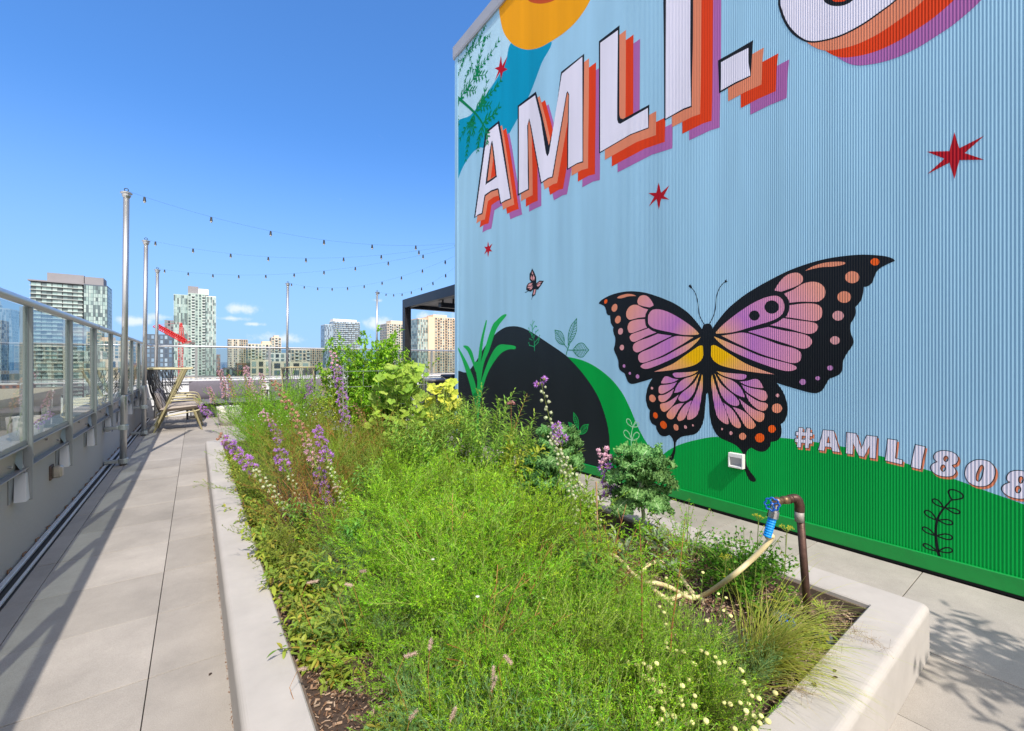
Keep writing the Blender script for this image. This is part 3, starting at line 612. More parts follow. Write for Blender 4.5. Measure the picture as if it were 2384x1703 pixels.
# planter kerb walls
CON = mat('cast_concrete', (.405, .375, .348), .8, 0, 3.2, .10, .2, 9)
PX0, PX1, PY0, PY1 = .12, 2.88, .472, 7.85; IX0, IX1, IY0, IY1 = .312, 2.635, .648, 7.66; PZ = .242
def offring(path_o, path_i):
    pass
root = empty('raised_planter', (0, 0, 0), 0, 'long low white concrete planter filled with plants between walkway and mural', 'planter')
mb = MB()
def kerb(o, i):
    # o/i outer and inner corner lists (4) -> rounded top profile swept around
    R = .030; levels = [(0, .0, 0)]
    pr = [(0., 0.)] + [(0., PZ - R)] + [(R * (1 - cos(a)), PZ - R + R * sin(a)) for a in [pi / 2 * k / 6 for k in range(1, 7)]]
    n = 8; rc = .035
    def ring(off, z, base, r):
        x0, y0, x1, y1 = base; out = []
        for cx, cy, a0 in ((x1 - r, y1 - r, 0), (x0 + r, y1 - r, pi / 2), (x0 + r, y0 + r, pi), (x1 - r, y0 + r, 3 * pi / 2)):
            for k in range(n + 1):
                a = a0 + pi / 2 * k / n; rr = max(.0005, r - off); out.append((cx + rr * cos(a), cy + rr * sin(a), z))
        return out
    rings = [ring(d, z, o, rc) for d, z in pr]
    ri = .006
    rings += [ring(-.006, PZ, i, ri), ring(0, PZ - .006, i, ri), ring(0, .05, i, ri)]
    m = len(rings[0]); vs = [p for r in rings for p in r]
    fs = [(a * m + k, a * m + (k + 1) % m, (a + 1) * m + (k + 1) % m, (a + 1) * m + k) for a in range(len(rings) - 1) for k in range(m)]
    mb.mesh(vs, fs)
kerb((PX0, PY0, PX1, PY1), (IX0, IY0, IX1, IY1))
o = mb.build('kerb', CON, root); setnormals(o)
mb = MB(); e = .012
mb.box(IX0 - .001, IY0 - .001, .05, IX0 + e, IY1 + .001, PZ - .022); mb.box(IX1 - e, IY0 - .001, .05, IX1 + .001, IY1, PZ - .022)
mb.box(IX0 + e, IY0 - .001, .05, IX1 - e, IY0 + e, PZ - .022); mb.box(IX0 + e, IY1 - e, .05, IX1 - e, IY1 + .001, PZ - .022)
mb.build('liner', mat('liner_brown', (.13, .095, .07), .85, 0, 20, .3), root)
SZ = .178
def soil_z(x, y): return SZ + .020 * noise.noise(Vector((x * 2.3, y * 2.3, 0))) + .006 * noise.noise(Vector((x * 14, y * 14, 3)))
mb = MB(); nx, ny = 60, 170
vs = [(IX0 + (IX1 - IX0) * i / nx, IY0 + (IY1 - IY0) * j / ny, soil_z(IX0 + (IX1 - IX0) * i / nx, IY0 + (IY1 - IY0) * j / ny)) for j in range(ny + 1) for i in range(nx + 1)]
mb.mesh(vs, [(j * (nx + 1) + i, j * (nx + 1) + i + 1, (j + 1) * (nx + 1) + i + 1, (j + 1) * (nx + 1) + i) for j in range(ny) for i in range(nx)])
tag(mb.build('soil', mat('soil_brown', (.055, .034, .024), .95, 0, 60, .5, .6, 90), smooth=True), kind='structure')
mb = MB()
def chip(x, y, L, w, t, z=None):
    M = Matrix.Translation((x, y, (soil_z(x, y) if z is None else z) + U(.001, .010))) @ Matrix.Rotation(U(0, 2 * pi), 4, 'Z') @ Matrix.Rotation(U(-.5, .5), 4, 'Y') @ Matrix.Rotation(U(-.5, .5), 4, 'X')
    mb.box(-L / 2, -w / 2, 0, L / 2, w / 2, t, M)
for i in range(9000):
    x = U(IX0 + .02, IX1 - .02); y = IY0 + .02 + (IY1 - IY0 - .04) * rnd() ** 1.7
    L = U(.005, .026); chip(x, y, L, L * U(.12, .4), U(.0012, .003))
for i in range(8000):  # bare edges get a denser cover
    if rnd() < .5: x = U(IX0 + .015, IX0 + .3); y = U(.7, 4)
    else: x = U(2.0, IX1 - .02); y = U(.67, 2.0)
    L = U(.004, .020); chip(x, y, L, L * U(.15, .5), U(.0015, .004))
tag(mb.build('bark_mulch', leafmat('mulch', [(.05, .026, .018), (.14, .075, .045), (.26, .15, .09), (.46, .34, .25), (.10, .05, .03)], 0, .9)), 'brown bark mulch over the planter soil', 'mulch', kind='stuff')
mb = MB()   # needles and bits collected in the joint beside the kerb
for i in range(900):
    y = U(-.2, 6.5); x = PX0 - U(.0, .006); L = U(.003, .012)
    M = Matrix.Translation((x, y, U(-.006, .002))) @ Matrix.Rotation(U(0, 6.28), 4, 'Z'); mb.box(-L / 2, -.001, 0, L / 2, .001, .0018, M)
tag(mb.build('joint_debris', leafmat('debris', [(.10, .045, .02), (.25, .13, .06), (.45, .36, .28)], 0, .9)), 'brown dry needles in the joint beside the white kerb', 'debris', kind='stuff')
def dryleaf(x, y, z, L, rz, label, c=(.05, .028, .02)):
    mb = MB(); mb.leaf((-L / 2, 0, .004), Vector((1, 0, .05)), Vector((0, 0, 1)), L, L * .5, .2, .5, 4, .06)
    o = mb.build('dead_leaf', mat('dead_leaf', c, .9), loc=(x, y, z)); o.rotation_euler = (0, 0, rz); tag(o, label, 'leaf')
q = atz(490, 1571, 0); dryleaf(q.x, q.y, 0, .022, 1, 'tiny dark dry leaf lying alone on the walkway paver')
q = atz(1944, 1564, PZ); dryleaf(q.x, q.y, PZ, .022, .3, 'dark curled bit on the kerb end, upper one of three')
q = atz(1946, 1580, PZ); dryleaf(q.x, q.y, PZ, .024, -.4, 'dark curled bit on the kerb end, middle one of three')
q = atz(1896, 1596, PZ); dryleaf(q.x, q.y, PZ, .025, .9, 'dark curled bit on the kerb end, lowest one of three')
# ================================================================ LEFT PARAPET AND GLASS RAILING
ALU = mat('brushed_aluminium', (.50, .51, .52), .36, .8, 3, .05); ALP = mat('grey_painted_metal', (.27, .285, .29), .45, .2, 2, .06)
BRNZ = mat('channel_metal', (.36, .33, .30), .45, .6, 4, .1)
PARC = mat('parapet_concrete', (.40, .38, .35), .85, 0, 1.1, .14, .25, 30, c2=(.38, .37, .345))
par = empty('parapet_wall', (0, 0, 0), 0, 'grey concrete parapet wall along the left side of the walkway', 'parapet wall')
mb = MB(); mb.bbox(-1.22, -3, -.3, -1.0, 14.52, .80, .008); mb.build('wall', PARC, par)
mb = MB(); mb.bbox(-1.24, -3, .80, -.985, 14.54, .83, .004); mb.build('cap', ALP, par)
tr = empty('drip_track', (0, 0, 0), 0, 'white metal track with pipe running along the foot of the left parapet', 'track')
mb = MB(); mb.bbox(-.985, -3, .012, -.955, 14.1, .034, .003); mb.build('rail', mat('track_white', (.60, .61, .63), .45, .3, 9, .08), tr)
mb = MB(); mb.bbox(-.918, -3, .006, -.903, 14.1, .022, .002); mb.build('edge_strip', MATS['track_white'], tr)
mb = MB(); mb.box(-.999, -3, -.05, -.897, 14.1, -.01); mb.build('gutter', mat('gutter_dark', (.05, .048, .045), .8), tr)
mb = MB()
for k in range(42):
    y = .2 + k * .31; mb = MB(); mb.tube([(-.99, y, .03), (-.99, y, .05), (-.975, y + .01, .058)], .006, 6); mb.build('anchor', mat('rust_bolt', (.22, .13, .08), .6, .4), tr)
def glassmat(name, tint, ior=1.45):
    m = bpy.data.materials.new(name); m.use_nodes = True; nt = m.node_tree; N = nt.nodes; L = nt.links; N.remove(N['Principled BSDF'])
    t = N.new('ShaderNodeBsdfTransparent'); t.inputs[0].default_value = (*tint, 1); g = N.new('ShaderNodeBsdfGlossy'); g.inputs['Roughness'].default_value = .0
    fr = N.new('ShaderNodeFresnel'); fr.inputs[0].default_value = ior
    tc = N.new('ShaderNodeTexCoord'); n = N.new('ShaderNodeTexNoise'); n.inputs['Scale'].default_value = 2.2; L.new(tc.outputs['Object'], n.inputs['Vector'])
    bp = N.new('ShaderNodeBump'); bp.inputs['Strength'].default_value = .02; bp.inputs['Distance'].default_value = .02; L.new(n.outputs['Fac'], bp.inputs['Height']); L.new(bp.outputs[0], g.inputs['Normal'])
    ge = N.new('ShaderNodeNewGeometry'); iv = N.new('ShaderNodeMath'); iv.operation = 'SUBTRACT'; iv.inputs[0].default_value = 1; L.new(ge.outputs['Backfacing'], iv.inputs[1]); fm = N.new('ShaderNodeMath'); fm.operation = 'MULTIPLY'; L.new(fr.outputs[0], fm.inputs[0]); L.new(iv.outputs[0], fm.inputs[1])
    mx = N.new('ShaderNodeMixShader'); L.new(fm.outputs[0], mx.inputs[0]); L.new(t.outputs[0], mx.inputs[1]); L.new(g.outputs[0], mx.inputs[2]); L.new(mx.outputs[0], N['Material Output'].inputs['Surface'])
    return m
GLS = glassmat('railing_glass', (.72, .78, .77), 2.05); GEDGE = mat('glass_edge', (.30, .52, .48), .2)
RX = -.93; ZR = 1.83; POSTS = [.78 + 1.21 * k for k in range(-2, 12)]; POSTS = [p for p in POSTS if p < 14.0]
rail = empty('glass_railing', (0, 0, 0), 0, 'long aluminium and glass railing on the left parapet', 'railing')
mb = MB(); mb.tube([(RX, -2.5, ZR)] + [(RX, y, ZR) for y in (0, 3, 6, 9, 12)] + [(RX, 14.12, ZR), (RX + .04, 14.22, ZR)], .029, 20)
mb.build('top_rail', ALU, rail, True)
mb = MB()
for y in (.8, 6.9, 12.9): mb.tube([(RX, y - .012, ZR), (RX, y + .012, ZR)], .0298, 20)
mb.build('rail_joint', mat('joint_dark', (.2, .2, .2), .5, .5), rail)
for i, y in enumerate(POSTS):
    mb = MB(); mb.bbox(RX - .030, y - .010, .46, RX + .016, y + .010, ZR - .02, .002)
    mb.bbox(RX - .045, y - .019, .80, RX - .0055, y + .019, ZR - .028, .002)
    ps = mb.build('post', ALP, rail)
    mb = MB()   # gusset with folded foot
    a = (RX - .075, y - .10); b0 = (RX - .066, y - .014)
    mb.mesh([(RX - .03, y - .014, .84), (RX - .03, y - .014, .62), (RX - .075, y - .16, .84), (RX - .012, y - .10, .66), (RX - .03, y - .016, .66)], [(0, 2, 3, 4)])
    mb.bbox(-1.0, y - .15, .47, -.992, y + .03, .66, .001)
    mb.build('bracket', ALP, rail)
    mb = MB(); a, b_ = RX - .062, RX - .008   # folded foot plate, sloping towards the walkway end
    mb.mesh([(a, y - .050, .655), (b_, y - .050, .655), (b_ + .012, y - .105, .47), (a + .010, y - .105, .47), (a, y - .012, .655), (b_, y - .012, .655), (b_ + .012, y - .012, .47), (a + .010, y - .012, .47)], [(0, 1, 2, 3)[::-1], (4, 5, 6, 7), (0, 4, 7, 3), (1, 2, 6, 5), (0, 1, 5, 4), (3, 7, 6, 2)])
    mb.mesh([(a - .002, y - .024, .660), (a + .050, y - .024, .660), (a - .002, y - .024, .84), (a - .002, y - .020, .660), (a + .050, y - .020, .660), (a - .002, y - .020, .84)], [(0, 2, 1), (3, 4, 5), (0, 1, 4, 3), (1, 2, 5, 4), (2, 0, 3, 5)])
    o = mb.build('foot_plate', mat('plate_light', (.62, .63, .65), .45, .2), rail); setnormals(o)
    if i < len(POSTS) - 1:
        y2 = POSTS[i + 1]
        mb = MB(); mb.box(RX - .020, y + .021, .882, RX - .008, y2 - .021, ZR - .032); g = mb.build('glass_panel', GLS, rail)
        mb = MB(); mb.bbox(RX - .052, y + .021, .846, RX - .010, y2 - .021, .882, .002); mb.build('bottom_rail', ALP, rail)
        mb = MB(); mb.box(-.984, y + .022, .69, -.972, y2 - .022, .838); mb.bbox(-.984, y + .022, .838, -.925, y2 - .022, .846, .001); mb.bbox(-.984, y + .022, .682, -.930, y2 - .022, .690, .001)
        mb.build('channel', BRNZ, rail)
        mb = MB()
        for q in (.2, .5, .8): mb.tube([(-.973, y + q * 1.21, .765 + .03 * ((q == .5) * 2 - 1)), (-.957, y + q * 1.21, .765 + .03 * ((q == .5) * 2 - 1))], .008, 8)
        mb.build('bolt', ALU, rail)
# small bulkhead light on the parapet
q = atx(118, 1100, -1.0)
wl2 = empty('parapet_light', (-1.0, q.y, q.z), 0, 'small weathered box light on the left parapet wall', 'wall light')
mb = MB(); mb.bbox(0, -.055, -.062, .012, .055, .062, .003); mb.build('back_plate', mat('rust_plate', (.13, .09, .07), .7, .3, 30, .4), wl2)
mb = MB(); mb.bbox(.012, -.042, -.050, .075, .042, .050, .014); mb.build('lens', mat('old_lens', (.40, .36, .30), .35, .2, 12, .25), wl2)
# far railing and far parapet
FY = 14.25
fp = empty('far_parapet', (0, 0, 0), 0, 'white panelled low parapet across the far end of the deck', 'parapet wall')
WP = mat('white_panel', (.66, .67, .70), .6, 0, 1.5, .05)
mb = MB(); mb.bbox(-.995, FY + .02, -.3, 13, FY + .24, .90, .006); mb.build('wall', WP, fp)
mb = MB()
for z in (.30, .62, .84, .97): mb.bbox(-.9, FY - .02, z, 13, FY + .019, z + .016, .003)
mb.bbox(-.995, FY - .03, .90, 13, FY + .26, .945, .004); mb.build('cap', mat('cap_light', (.70, .71, .74), .5), fp)
fr_ = empty('far_railing', (0, 0, 0), 0, 'glass railing with round top rail across the far end', 'railing')
mb = MB(); mb.tube([(RX + .04, 14.22, ZR), (0, FY + .02, ZR), (6, FY + .02, ZR), (13, FY + .02, ZR)], .029, 14); mb.build('top_rail', ALU, fr_, True)
for i in range(8):
    x = .02 + i * 1.72; a = x + .04; b_ = x + 1.68
    mb = MB(); mb.bbox(x - .03, FY - .012, .75, x + .03, FY + .05, ZR - .02, .003); mb.build('post', ALP, fr_)
    mb = MB(); mb.box(a, FY + .012, 1.02, b_, FY + .024, ZR - .05); mb.build('glass_panel', GLS, fr_)
    mb = MB(); mb.bbox(a, FY, .985, b_, FY + .036, 1.02, .002); mb.build('bottom_rail', ALP, fr_)
# ================================================================ POLES AND STRING LIGHTS
GALV = mat('galvanised_pole', (.46, .465, .47), .33, .8, 3, .06); CLMP = mat('clamp_grey', (.36, .39, .40), .5, .5); BLK = mat('black_fitting', (.015, .015, .017), .5)
def pole(x, y, ztop, clamps, label):
    root = empty('light_pole', (x, y, 0), 0, label, 'pole', 'poles carrying the string lights')
    mb = MB(); mb.tube([(0, 0, 0 if clamps else .5), (.012, 0, .95), (.012, 0, .96)], .038, 16); mb.tube([(.012, 0, .95), (.035, 0, ztop - .06)], .034, 16); mb.build('shaft', GALV, root, True)
    mb = MB(); mb.lathe([(.036, ztop - .08), (.05, ztop - .055), (.05, ztop - .03), (.066, ztop - .02), (.066, ztop - .008), (.02, ztop)], (.035, 0, 0)); mb.build('cap', GALV, root)
    mb = MB(); mb.tube([(.035 + .022 * cos(a), 0, ztop + .03 + .022 * sin(a)) for a in [2 * pi * k / 12 for k in range(13)]], .005, 6); mb.build('ring', BLK, root)
    for z in clamps:
        mb = MB(); mb.lathe([(.05, z - .035), (.056, z - .03), (.056, z + .03), (.05, z + .035)], (.006, 0, 0)); mb.bbox(-.19, -.03, z - .022, -.045, .03, z + .022, .004)
        mb.tube([(-.16, -.045, z), (-.16, .045, z)], .010, 8); mb.build('clamp', CLMP, root)
    return Vector((x + .035, y, ztop + .02))
t1 = pole(-.80, 7.92, 3.76, (.06, .52), 'nearest and tallest-looking steel pole clamped to the left parapet')
t2 = pole(-.80, 10.85, 3.76, (.06, .55), 'second steel pole along the left parapet, just in front of the wing chair')
t3 = pole(-.80, 13.95, 3.74, (.5,), 'steel pole at the far left corner of the deck')
t4 = pole(2.16, 14.12, 3.74, (), 'steel pole rising mid-way along the far railing')
t5 = pole(4.82, 14.12, 3.74, (), 'slimmest-looking steel pole along the far railing, left of the pergola')
ANC = [(4.05, 7.24, 3.70), (4.1, 7.26, 3.70), (4.2, 7.28, 3.69), (4.45, 7.35, 3.70), (4.6, 7.4, 3.72)]
def string_light(a, b, sag, n, lead, label):
    a = Vector(a); b = Vector(b); root = empty('string_light', a, 0, label, 'string light', 'string lights from the poles to the building')
    f = lambda t: (b - a) * t - Vector((0, 0, 4 * sag * t * (1 - t)))
    mb = MB(); mb.tube([f(k / 40) for k in range(41)], .0010, 4); mb.build('cable', BLK, root)
    hb = MB(); bb_ = MB()
    for i in range(n):
        t = lead + (1 - lead - .01) * i / (n - 1); p = f(t)
        hb = MB(); hb.lathe([(.005, -.0), (.013, -.008), (.016, -.045), (.020, -.062), (.0195, -.064)], p, 10); s_ = hb.build('lamp_socket', BLK, root)
        hb = MB(); hb.ball(p + Vector((0, 0, -.070)), .015, 8, 6, (1, 1, 1.25)); hb.build('bulb', mat('bulb_glass', (.55, .55, .5), .1), s_)
string_light(t1, ANC[0], .30, 7, .04, 'string light from the nearest pole to the building corner')
string_light(t2, ANC[1], .32, 9, .03, 'string light from the second pole to the building corner')
string_light(t3, ANC[2], .34, 11, .03, 'string light from the far left corner pole to the building')
string_light(t4, ANC[3], .42, 11, .03, 'string light from the mid-railing pole to the building')
string_light(t5, ANC[4], .40, 10, .03, 'string light from the pole left of the pergola to the building')
# ================================================================ PERGOLA AND BAR
PG = mat('pergola_charcoal', (.028, .028, .032), .4, .3, 3, .1); LV = mat('louvre_grey', (.30, .28, .26), .5, .2)
pg = empty('pergola', (0, 0, 0), 0, 'black flat-roofed metal pergola beyond the mural wall', 'pergola')
PXL, PYF, PZT = 4.30, 10.6, 3.02
for (x, y) in ((PXL, PYF), (PXL + 3.4, PYF), (PXL + 3.4, 7.45)):
    mb = MB(); mb.bbox(x, y - .16, 0, x + .17, y, PZT - .22, .004); mb.build('column', PG, pg)
mb = MB(); mb.bbox(PXL, 7.4, PZT - .22, PXL + .14, PYF, PZT, .004); mb.build('beam', PG, pg)
mb = MB(); mb.bbox(PXL + .143, PYF - .14, PZT - .22, PXL + 3.6, PYF, PZT, .004); mb.build('beam', PG, pg)
mb = MB()
for k in range(19): mb.bbox(PXL + .15, 7.5 + k * .16, PZT - .13, PXL + 3.5, 7.5 + k * .16 + .145, PZT - .115, .003, None)
mb.build('louvre_roof', LV, pg)
hl = empty('ceiling_heater', (4.72, 8.9, PZT - .13), 0, 'small dark box heater hanging under the pergola roof', 'heater')
mb = MB(); mb.bbox(-.22, -.07, -.22, .22, .07, -.11, .01); mb.build('body', PG, hl)
mb = MB(); mb.box(-.15, -.015, -.115, -.12, .015, 0); mb.box(.12, -.015, -.115, .15, .015, 0); mb.build('hanger', PG, hl)
bar = empty('outdoor_counter', (0, 0, 0), 0, 'dark grey outdoor counter beside the mural wall corner', 'counter')
DG = mat('counter_charcoal', (.05, .048, .05), .55, 0, 4, .15)
mb = MB(); mb.bbox(3.2 + 1.05, 8.7, 0, 6.4, 9.5, .99, .006); mb.build('cabinet', DG, bar)
mb = MB(); mb.bbox(4.18, 8.64, .99, 6.5, 9.56, 1.03, .005); mb.build('counter_top', mat('counter_grey', (.19, .18, .18), .4, 0, 6, .1), bar)
mb = MB(); mb.bbox(4.5, 8.66, .55, 4.9, 8.699, .82, .004); mb.build('drawer', mat('steel_front', (.35, .34, .34), .35, .6), bar)
gr = empty('covered_grill', (5.15, 9.1, 1.03), 0, 'low black covered grill on top of the outdoor counter', 'grill')
mb = MB(); mb.bbox(-.4, -.28, 0, .4, .28, .09, .03); mb.build('cover', BLK, gr)
# ================================================================ FURNITURE
OLV = mat('olive_frame', (.32, .28, .15), .45, .1, 6, .06); CUSH = mat('cushion_taupe', (.36, .31, .27), .95, 0, 25, .08, .2, 300); DCU = mat('cushion_slate', (.12, .11, .135), .95, 0, 12, .1, .2, 200)
ROPE = mat('rope_black', (.02, .02, .022), .8)
def cushion(mb, x0, y0, z0, x1, y1, z1, M=None, n=8, puff=.35):
    vs = []; fs = []
    def P(u, v, top):
        e = (1 - abs(2 * u - 1) ** 4) * (1 - abs(2 * v - 1) ** 4); t = (z1 - z0) / 2
        z = (z0 + z1) / 2 + (1 if top else -1) * t * (1 - puff + puff * e) * (e ** .3)
        q = Vector((x0 + (x1 - x0) * u, y0 + (y1 - y0) * v, z)); return M @ q if M else q
    for top in (0, 1):
        for j in range(n + 1):
            for i in range(n + 1): vs.append(P(i / n, j / n, top))
    B = (n + 1) ** 2
    for j in range(n):
        for i in range(n):
            a = j * (n + 1) + i; fs += [(a, a + n + 1, a + n + 2, a + 1), (B + a, B + a + 1, B + a + n + 2, B + a + n + 1)]
    mb.mesh(vs, fs)
def wing_chair(loc, rz, label, far=False):
    """faces local +x; near side is y=0, far side y=w"""
    root = empty('wing_chair', loc, rz, label, 'armchair', 'rope-backed wing chairs'); w = .74
    fr = MB(); yy = (-w / 2, w / 2)
    for y in yy:
        mb = MB(); mb.tube([(0, y, 0), (.49, y, 1.27)], .017, 8, r1=.022); mb.build('rear_leg', OLV, root)
        mb = MB(); mb.tube([(.66, y, .40), (.78, y, 0)], .022, 8, r1=.016); mb.build('front_leg', OLV, root)
        c = [(.25, y, .68), (.55, y, .69), (.66, y, .675), (.71, y, .62), (.755, y, .48), (.76, y, .435), (.72, y, .41), (.6, y, .385), (.18, y, .31)]
        mb = MB(); mb.tube(opencurve(c, 4), .013, 7); c2 = [(.23, y + .001, .62), (.55, y, .625), (.66, y, .61), (.71, y, .55)]; mb.tube(opencurve(c2, 4), .012, 7); mb.build('arm', OLV, root)
    rail_c = [(.60, -w / 2, 1.275), (.2, -w / 2 - .01, 1.275), (-.08, -w / 2 + .03, 1.28), (-.15, -w / 2 + .14, 1.285), (-.16, 0, 1.285), (-.15, w / 2 - .14, 1.285), (-.08, w / 2 - .03, 1.28), (.2, w / 2 + .01, 1.275), (.60, w / 2, 1.275)]
    mb = MB(); rc = opencurve(rail_c, 5); mb.tube(rc, .018, 8); mb.build('top_rail', OLV, root)
    mb = MB(); mb.tube([(.03, -w / 2, .10 + .2), (.03, w / 2, .30)], .014, 7); mb.tube([(.70, -w / 2, .40), (.70, w / 2, .40)], .014, 7); mb.build('seat_frame', OLV, root)
    # rope web: from the top rail down to a narrow seat back
    low = opencurve([(.40, -w / 2, .80), (.16, -w / 2 + .04, .52), (.08, -w / 2 + .15, .40), (.06, 0, .36), (.08, w / 2 - .15, .40), (.16, w / 2 - .04, .52), (.40, w / 2, .80)], 7)
    mb = MB(); nn = 26
    for i in range(nn):
        for dj in (-2, 2):
            j = min(nn - 1, max(0, i + dj)); a = Vector(rc[int(4 + i / (nn - 1) * (len(rc) - 9))]); b = Vector(low[int(j / (nn - 1) * (len(low) - 1))]); m_ = (a + b) / 2 + Vector((-.035, 0, -.02))
            mb.tube([a, m_, b], .0035, 4, False)
    mb.build('rope_back', ROPE, root)
    mb = MB(); cushion(mb, .12, -w / 2 + .03, .355, .82, w / 2 - .03, .50, Matrix.Rotation(-.09, 4, 'Y') @ Matrix.Translation((0, 0, .01))); mb.build('seat_cushion', CUSH if not far else DCU, root, True)
    M = Matrix.Translation((.11, 0, .43)) @ Matrix.Rotation(radians(72), 4, 'Y') @ Matrix.Translation((-.40, 0, -.06))
    mb = MB(); cushion(mb, 0, -w / 2 + .06, 0, .44, w / 2 - .06, .13, M, puff=.5); mb.build('back_cushion', CUSH if not far else DCU, root, True)
    return root
c0 = atz(360, 1008, 0)
wing_chair((c0.x, c0.y + .37, 0), radians(-2), 'olive wing chair with taupe cushions facing right beside the railing')
wing_chair((c0.x - .02, c0.y + 1.45, 0), radians(-6), 'wing chair with dark cushions standing behind the taupe one', True)
q = aty(690, 900, 12.2); wing_chair((q.x + .05, 11.9, 0), radians(88), 'wing chair half hidden by flowers at the middle of the far seating', True)
def sofa(x0, x1, y, label):
    root = empty('outdoor_sofa', (x0, y, 0), 0, label, 'sofa', 'slate outdoor sofas along the far railing'); w = x1 - x0
    mb = MB(); mb.bbox(0, 0, .22, w, .78, .29, .01); mb.tube([(.03, .04, 0), (.03, .04, .6)], .018, 7); mb.tube([(w - .03, .04, 0), (w - .03, .04, .6)], .018, 7); mb.tube([(.03, .74, 0), (.03, .78, .62)], .018, 7); mb.tube([(w - .03, .74, 0), (w - .03, .78, .62)], .018, 7)
    mb.tube([(.03, .04, .6), (.03, .78, .62), (w - .03, .78, .62), (w - .03, .04, .6)], .016, 7); mb.build('frame', mat('dark_frame', (.03, .03, .032), .5, .3), root)
    n = 2
    for k in range(n):
        mb = MB(); cushion(mb, .06 + k * (w - .1) / n, .0, .29, .04 + (k + 1) * (w - .1) / n, .66, .46); mb.build('seat_cushion', DCU, root, True)
        M = Matrix.Translation((.06 + k * (w - .1) / n, .62, .42)) @ Matrix.Rotation(radians(76), 4, 'X')
        mb = MB(); cushion(mb, 0, 0, -.02, (w - .1) / n - .02, .50, .16, M, puff=.6); mb.build('back_cushion', DCU, root, True)
    return root
q0 = aty(432, 900, 13.1); sofa(q0.x, q0.x + 1.75, 13.2, 'slate cushioned sofa at the far left behind the chairs')
q0 = aty(640, 900, 13.1); sofa(q0.x - .1, q0.x + 1.6, 13.25, 'slate cushioned sofa further right, mostly behind flowers')
ct = empty('coffee_table', (2.0, 10.9, 0), 0, 'low wooden coffee table among the far seats', 'table')
mb = MB(); mb.bbox(-.45, -.3, .38, .45, .3, .42, .006); mb.build('table_top', mat('weathered_wood', (.30, .26, .21), .7, 0, 9, .15), ct)
for sx in (-1, 1):
    for sy in (-1, 1): mb = MB(); mb.tube([(sx * .38, sy * .24, 0), (sx * .36, sy * .22, .38)], .018, 7); mb.build('leg', OLV, ct)
pt = empty('flower_pot', (.62, 11.6, 0), 0, 'speckled white round pot behind the planter end', 'pot')
mb = MB(); mb.lathe([(.17, 0), (.23, .2), (.25, .42), (.22, .42), (.2, .38), (.02, .38)], n=20); mb.build('pot', mat('pot_white', (.6, .58, .54), .8, 0, 40, .2), pt, True)
# ================================================================ PLANTS
random.seed(11)
Z3 = Vector((0, 0, 1))
def rv(): 
    while True:
        v = Vector((U(-1, 1), U(-1, 1), U(-1, 1)))
        if .05 < v.length < 1: return v.normalized()
def bend(p, az, L, lean, curve, n=6, wob=.02):
    """stem polyline leaving p, leaning towards az and curving outwards"""
    pts = [Vector(p)]; el = lean; a = az
    for i in range(n):
        d = Vector((cos(a) * sin(el), sin(a) * sin(el), cos(el))); pts.append(pts[-1] + d * L / n); el += curve / n; a += U(-wob, wob) * 6
    return pts
def along(pts, t):
    f = t * (len(pts) - 1); i = min(int(f), len(pts) - 2); return pts[i].lerp(pts[i + 1], f - i), (pts[i + 1] - pts[i]).normalized()
FEA = leafmat('feathery_green', [(.085, .29, .010), (.16, .43, .014), (.34, .62, .025), (.11, .35, .012)], .24, .45)
FEB = leafmat('feathery_lime', [(.14, .38, .012), (.26, .54, .018), (.46, .70, .03), (.18, .44, .014)], .24, .45)
FEC = leafmat('feathery_grey', [(.14, .30, .10), (.22, .40, .15), (.12, .28, .06)], .4, .55)
STG = leafmat('stem_green', [(.16, .22, .04), (.22, .26, .06)], .0, .6); STR = leafmat('stem_red', [(.26, .10, .03), (.34, .17, .06)], 0, .6)
OLI = leafmat('olive_foliage', [(.22, .34, .03), (.34, .42, .04), (.16, .30, .03), (.44, .44, .07)], .45, .5)
RUS = leafmat('rusty_foliage', [(.32, .08, .02), (.26, .22, .03), (.40, .12, .03), (.16, .28, .03), (.32, .32, .05)], .35, .6)
YEL = leafmat('yellow_green_leaf', [(.38, .50, .04), (.50, .56, .05), (.28, .44, .05), (.58, .58, .08)], .4, .45)
EDG = leafmat('edging_leaf', [(.20, .32, .03), (.32, .44, .05), (.14, .26, .04), (.46, .48, .06), (.24, .38, .06), (.50, .34, .06), (.28, .42, .05)], .45, .45)
MID = leafmat('mid_green_leaf', [(.10, .26, .02), (.18, .38, .03), (.26, .46, .04), (.14, .30, .03)], .45, .42)
PAR = leafmat('parsley_green', [(.06, .22, .012), (.10, .32, .018), (.17, .42, .03)], .42, .35)
KAL = leafmat('kale_leaf', [(.05, .18, .045), (.09, .26, .07), (.22, .42, .13), (.08, .22, .05)], .25, .5)
SAG = leafmat('sage_leaf', [(.26, .34, .20), (.34, .42, .26), (.22, .30, .15)], .3, .6)
GRS = leafmat('grass_gold', [(.34, .44, .05), (.50, .50, .09), (.26, .42, .04), (.56, .48, .16)], .35, .5)
GRG = leafmat('grass_green', [(.20, .40, .03), (.32, .50, .04), (.44, .48, .07)], .45, .5)
PUR = leafmat('liatris_purple', [(.48, .16, .68), (.60, .25, .80), (.68, .38, .84), (.40, .11, .58)], .3, .6)
PNK = leafmat('liatris_pink', [(.70, .38, .52), (.76, .48, .56), (.62, .36, .56)], .25, .6)
SPT = leafmat('liatris_spent', [(.50, .30, .19), (.42, .22, .15), (.58, .38, .26)], .2, .7)
BUD = leafmat('liatris_bud', [(.42, .46, .26), (.52, .55, .36), (.36, .42, .20)], .15, .6)
CUP = leafmat('flower_cup', [(.14, .14, .05), (.22, .18, .08)], 0, .7)
BTN = leafmat('button_flower', [(.66, .64, .22), (.74, .72, .30), (.60, .62, .18)], .15, .7)
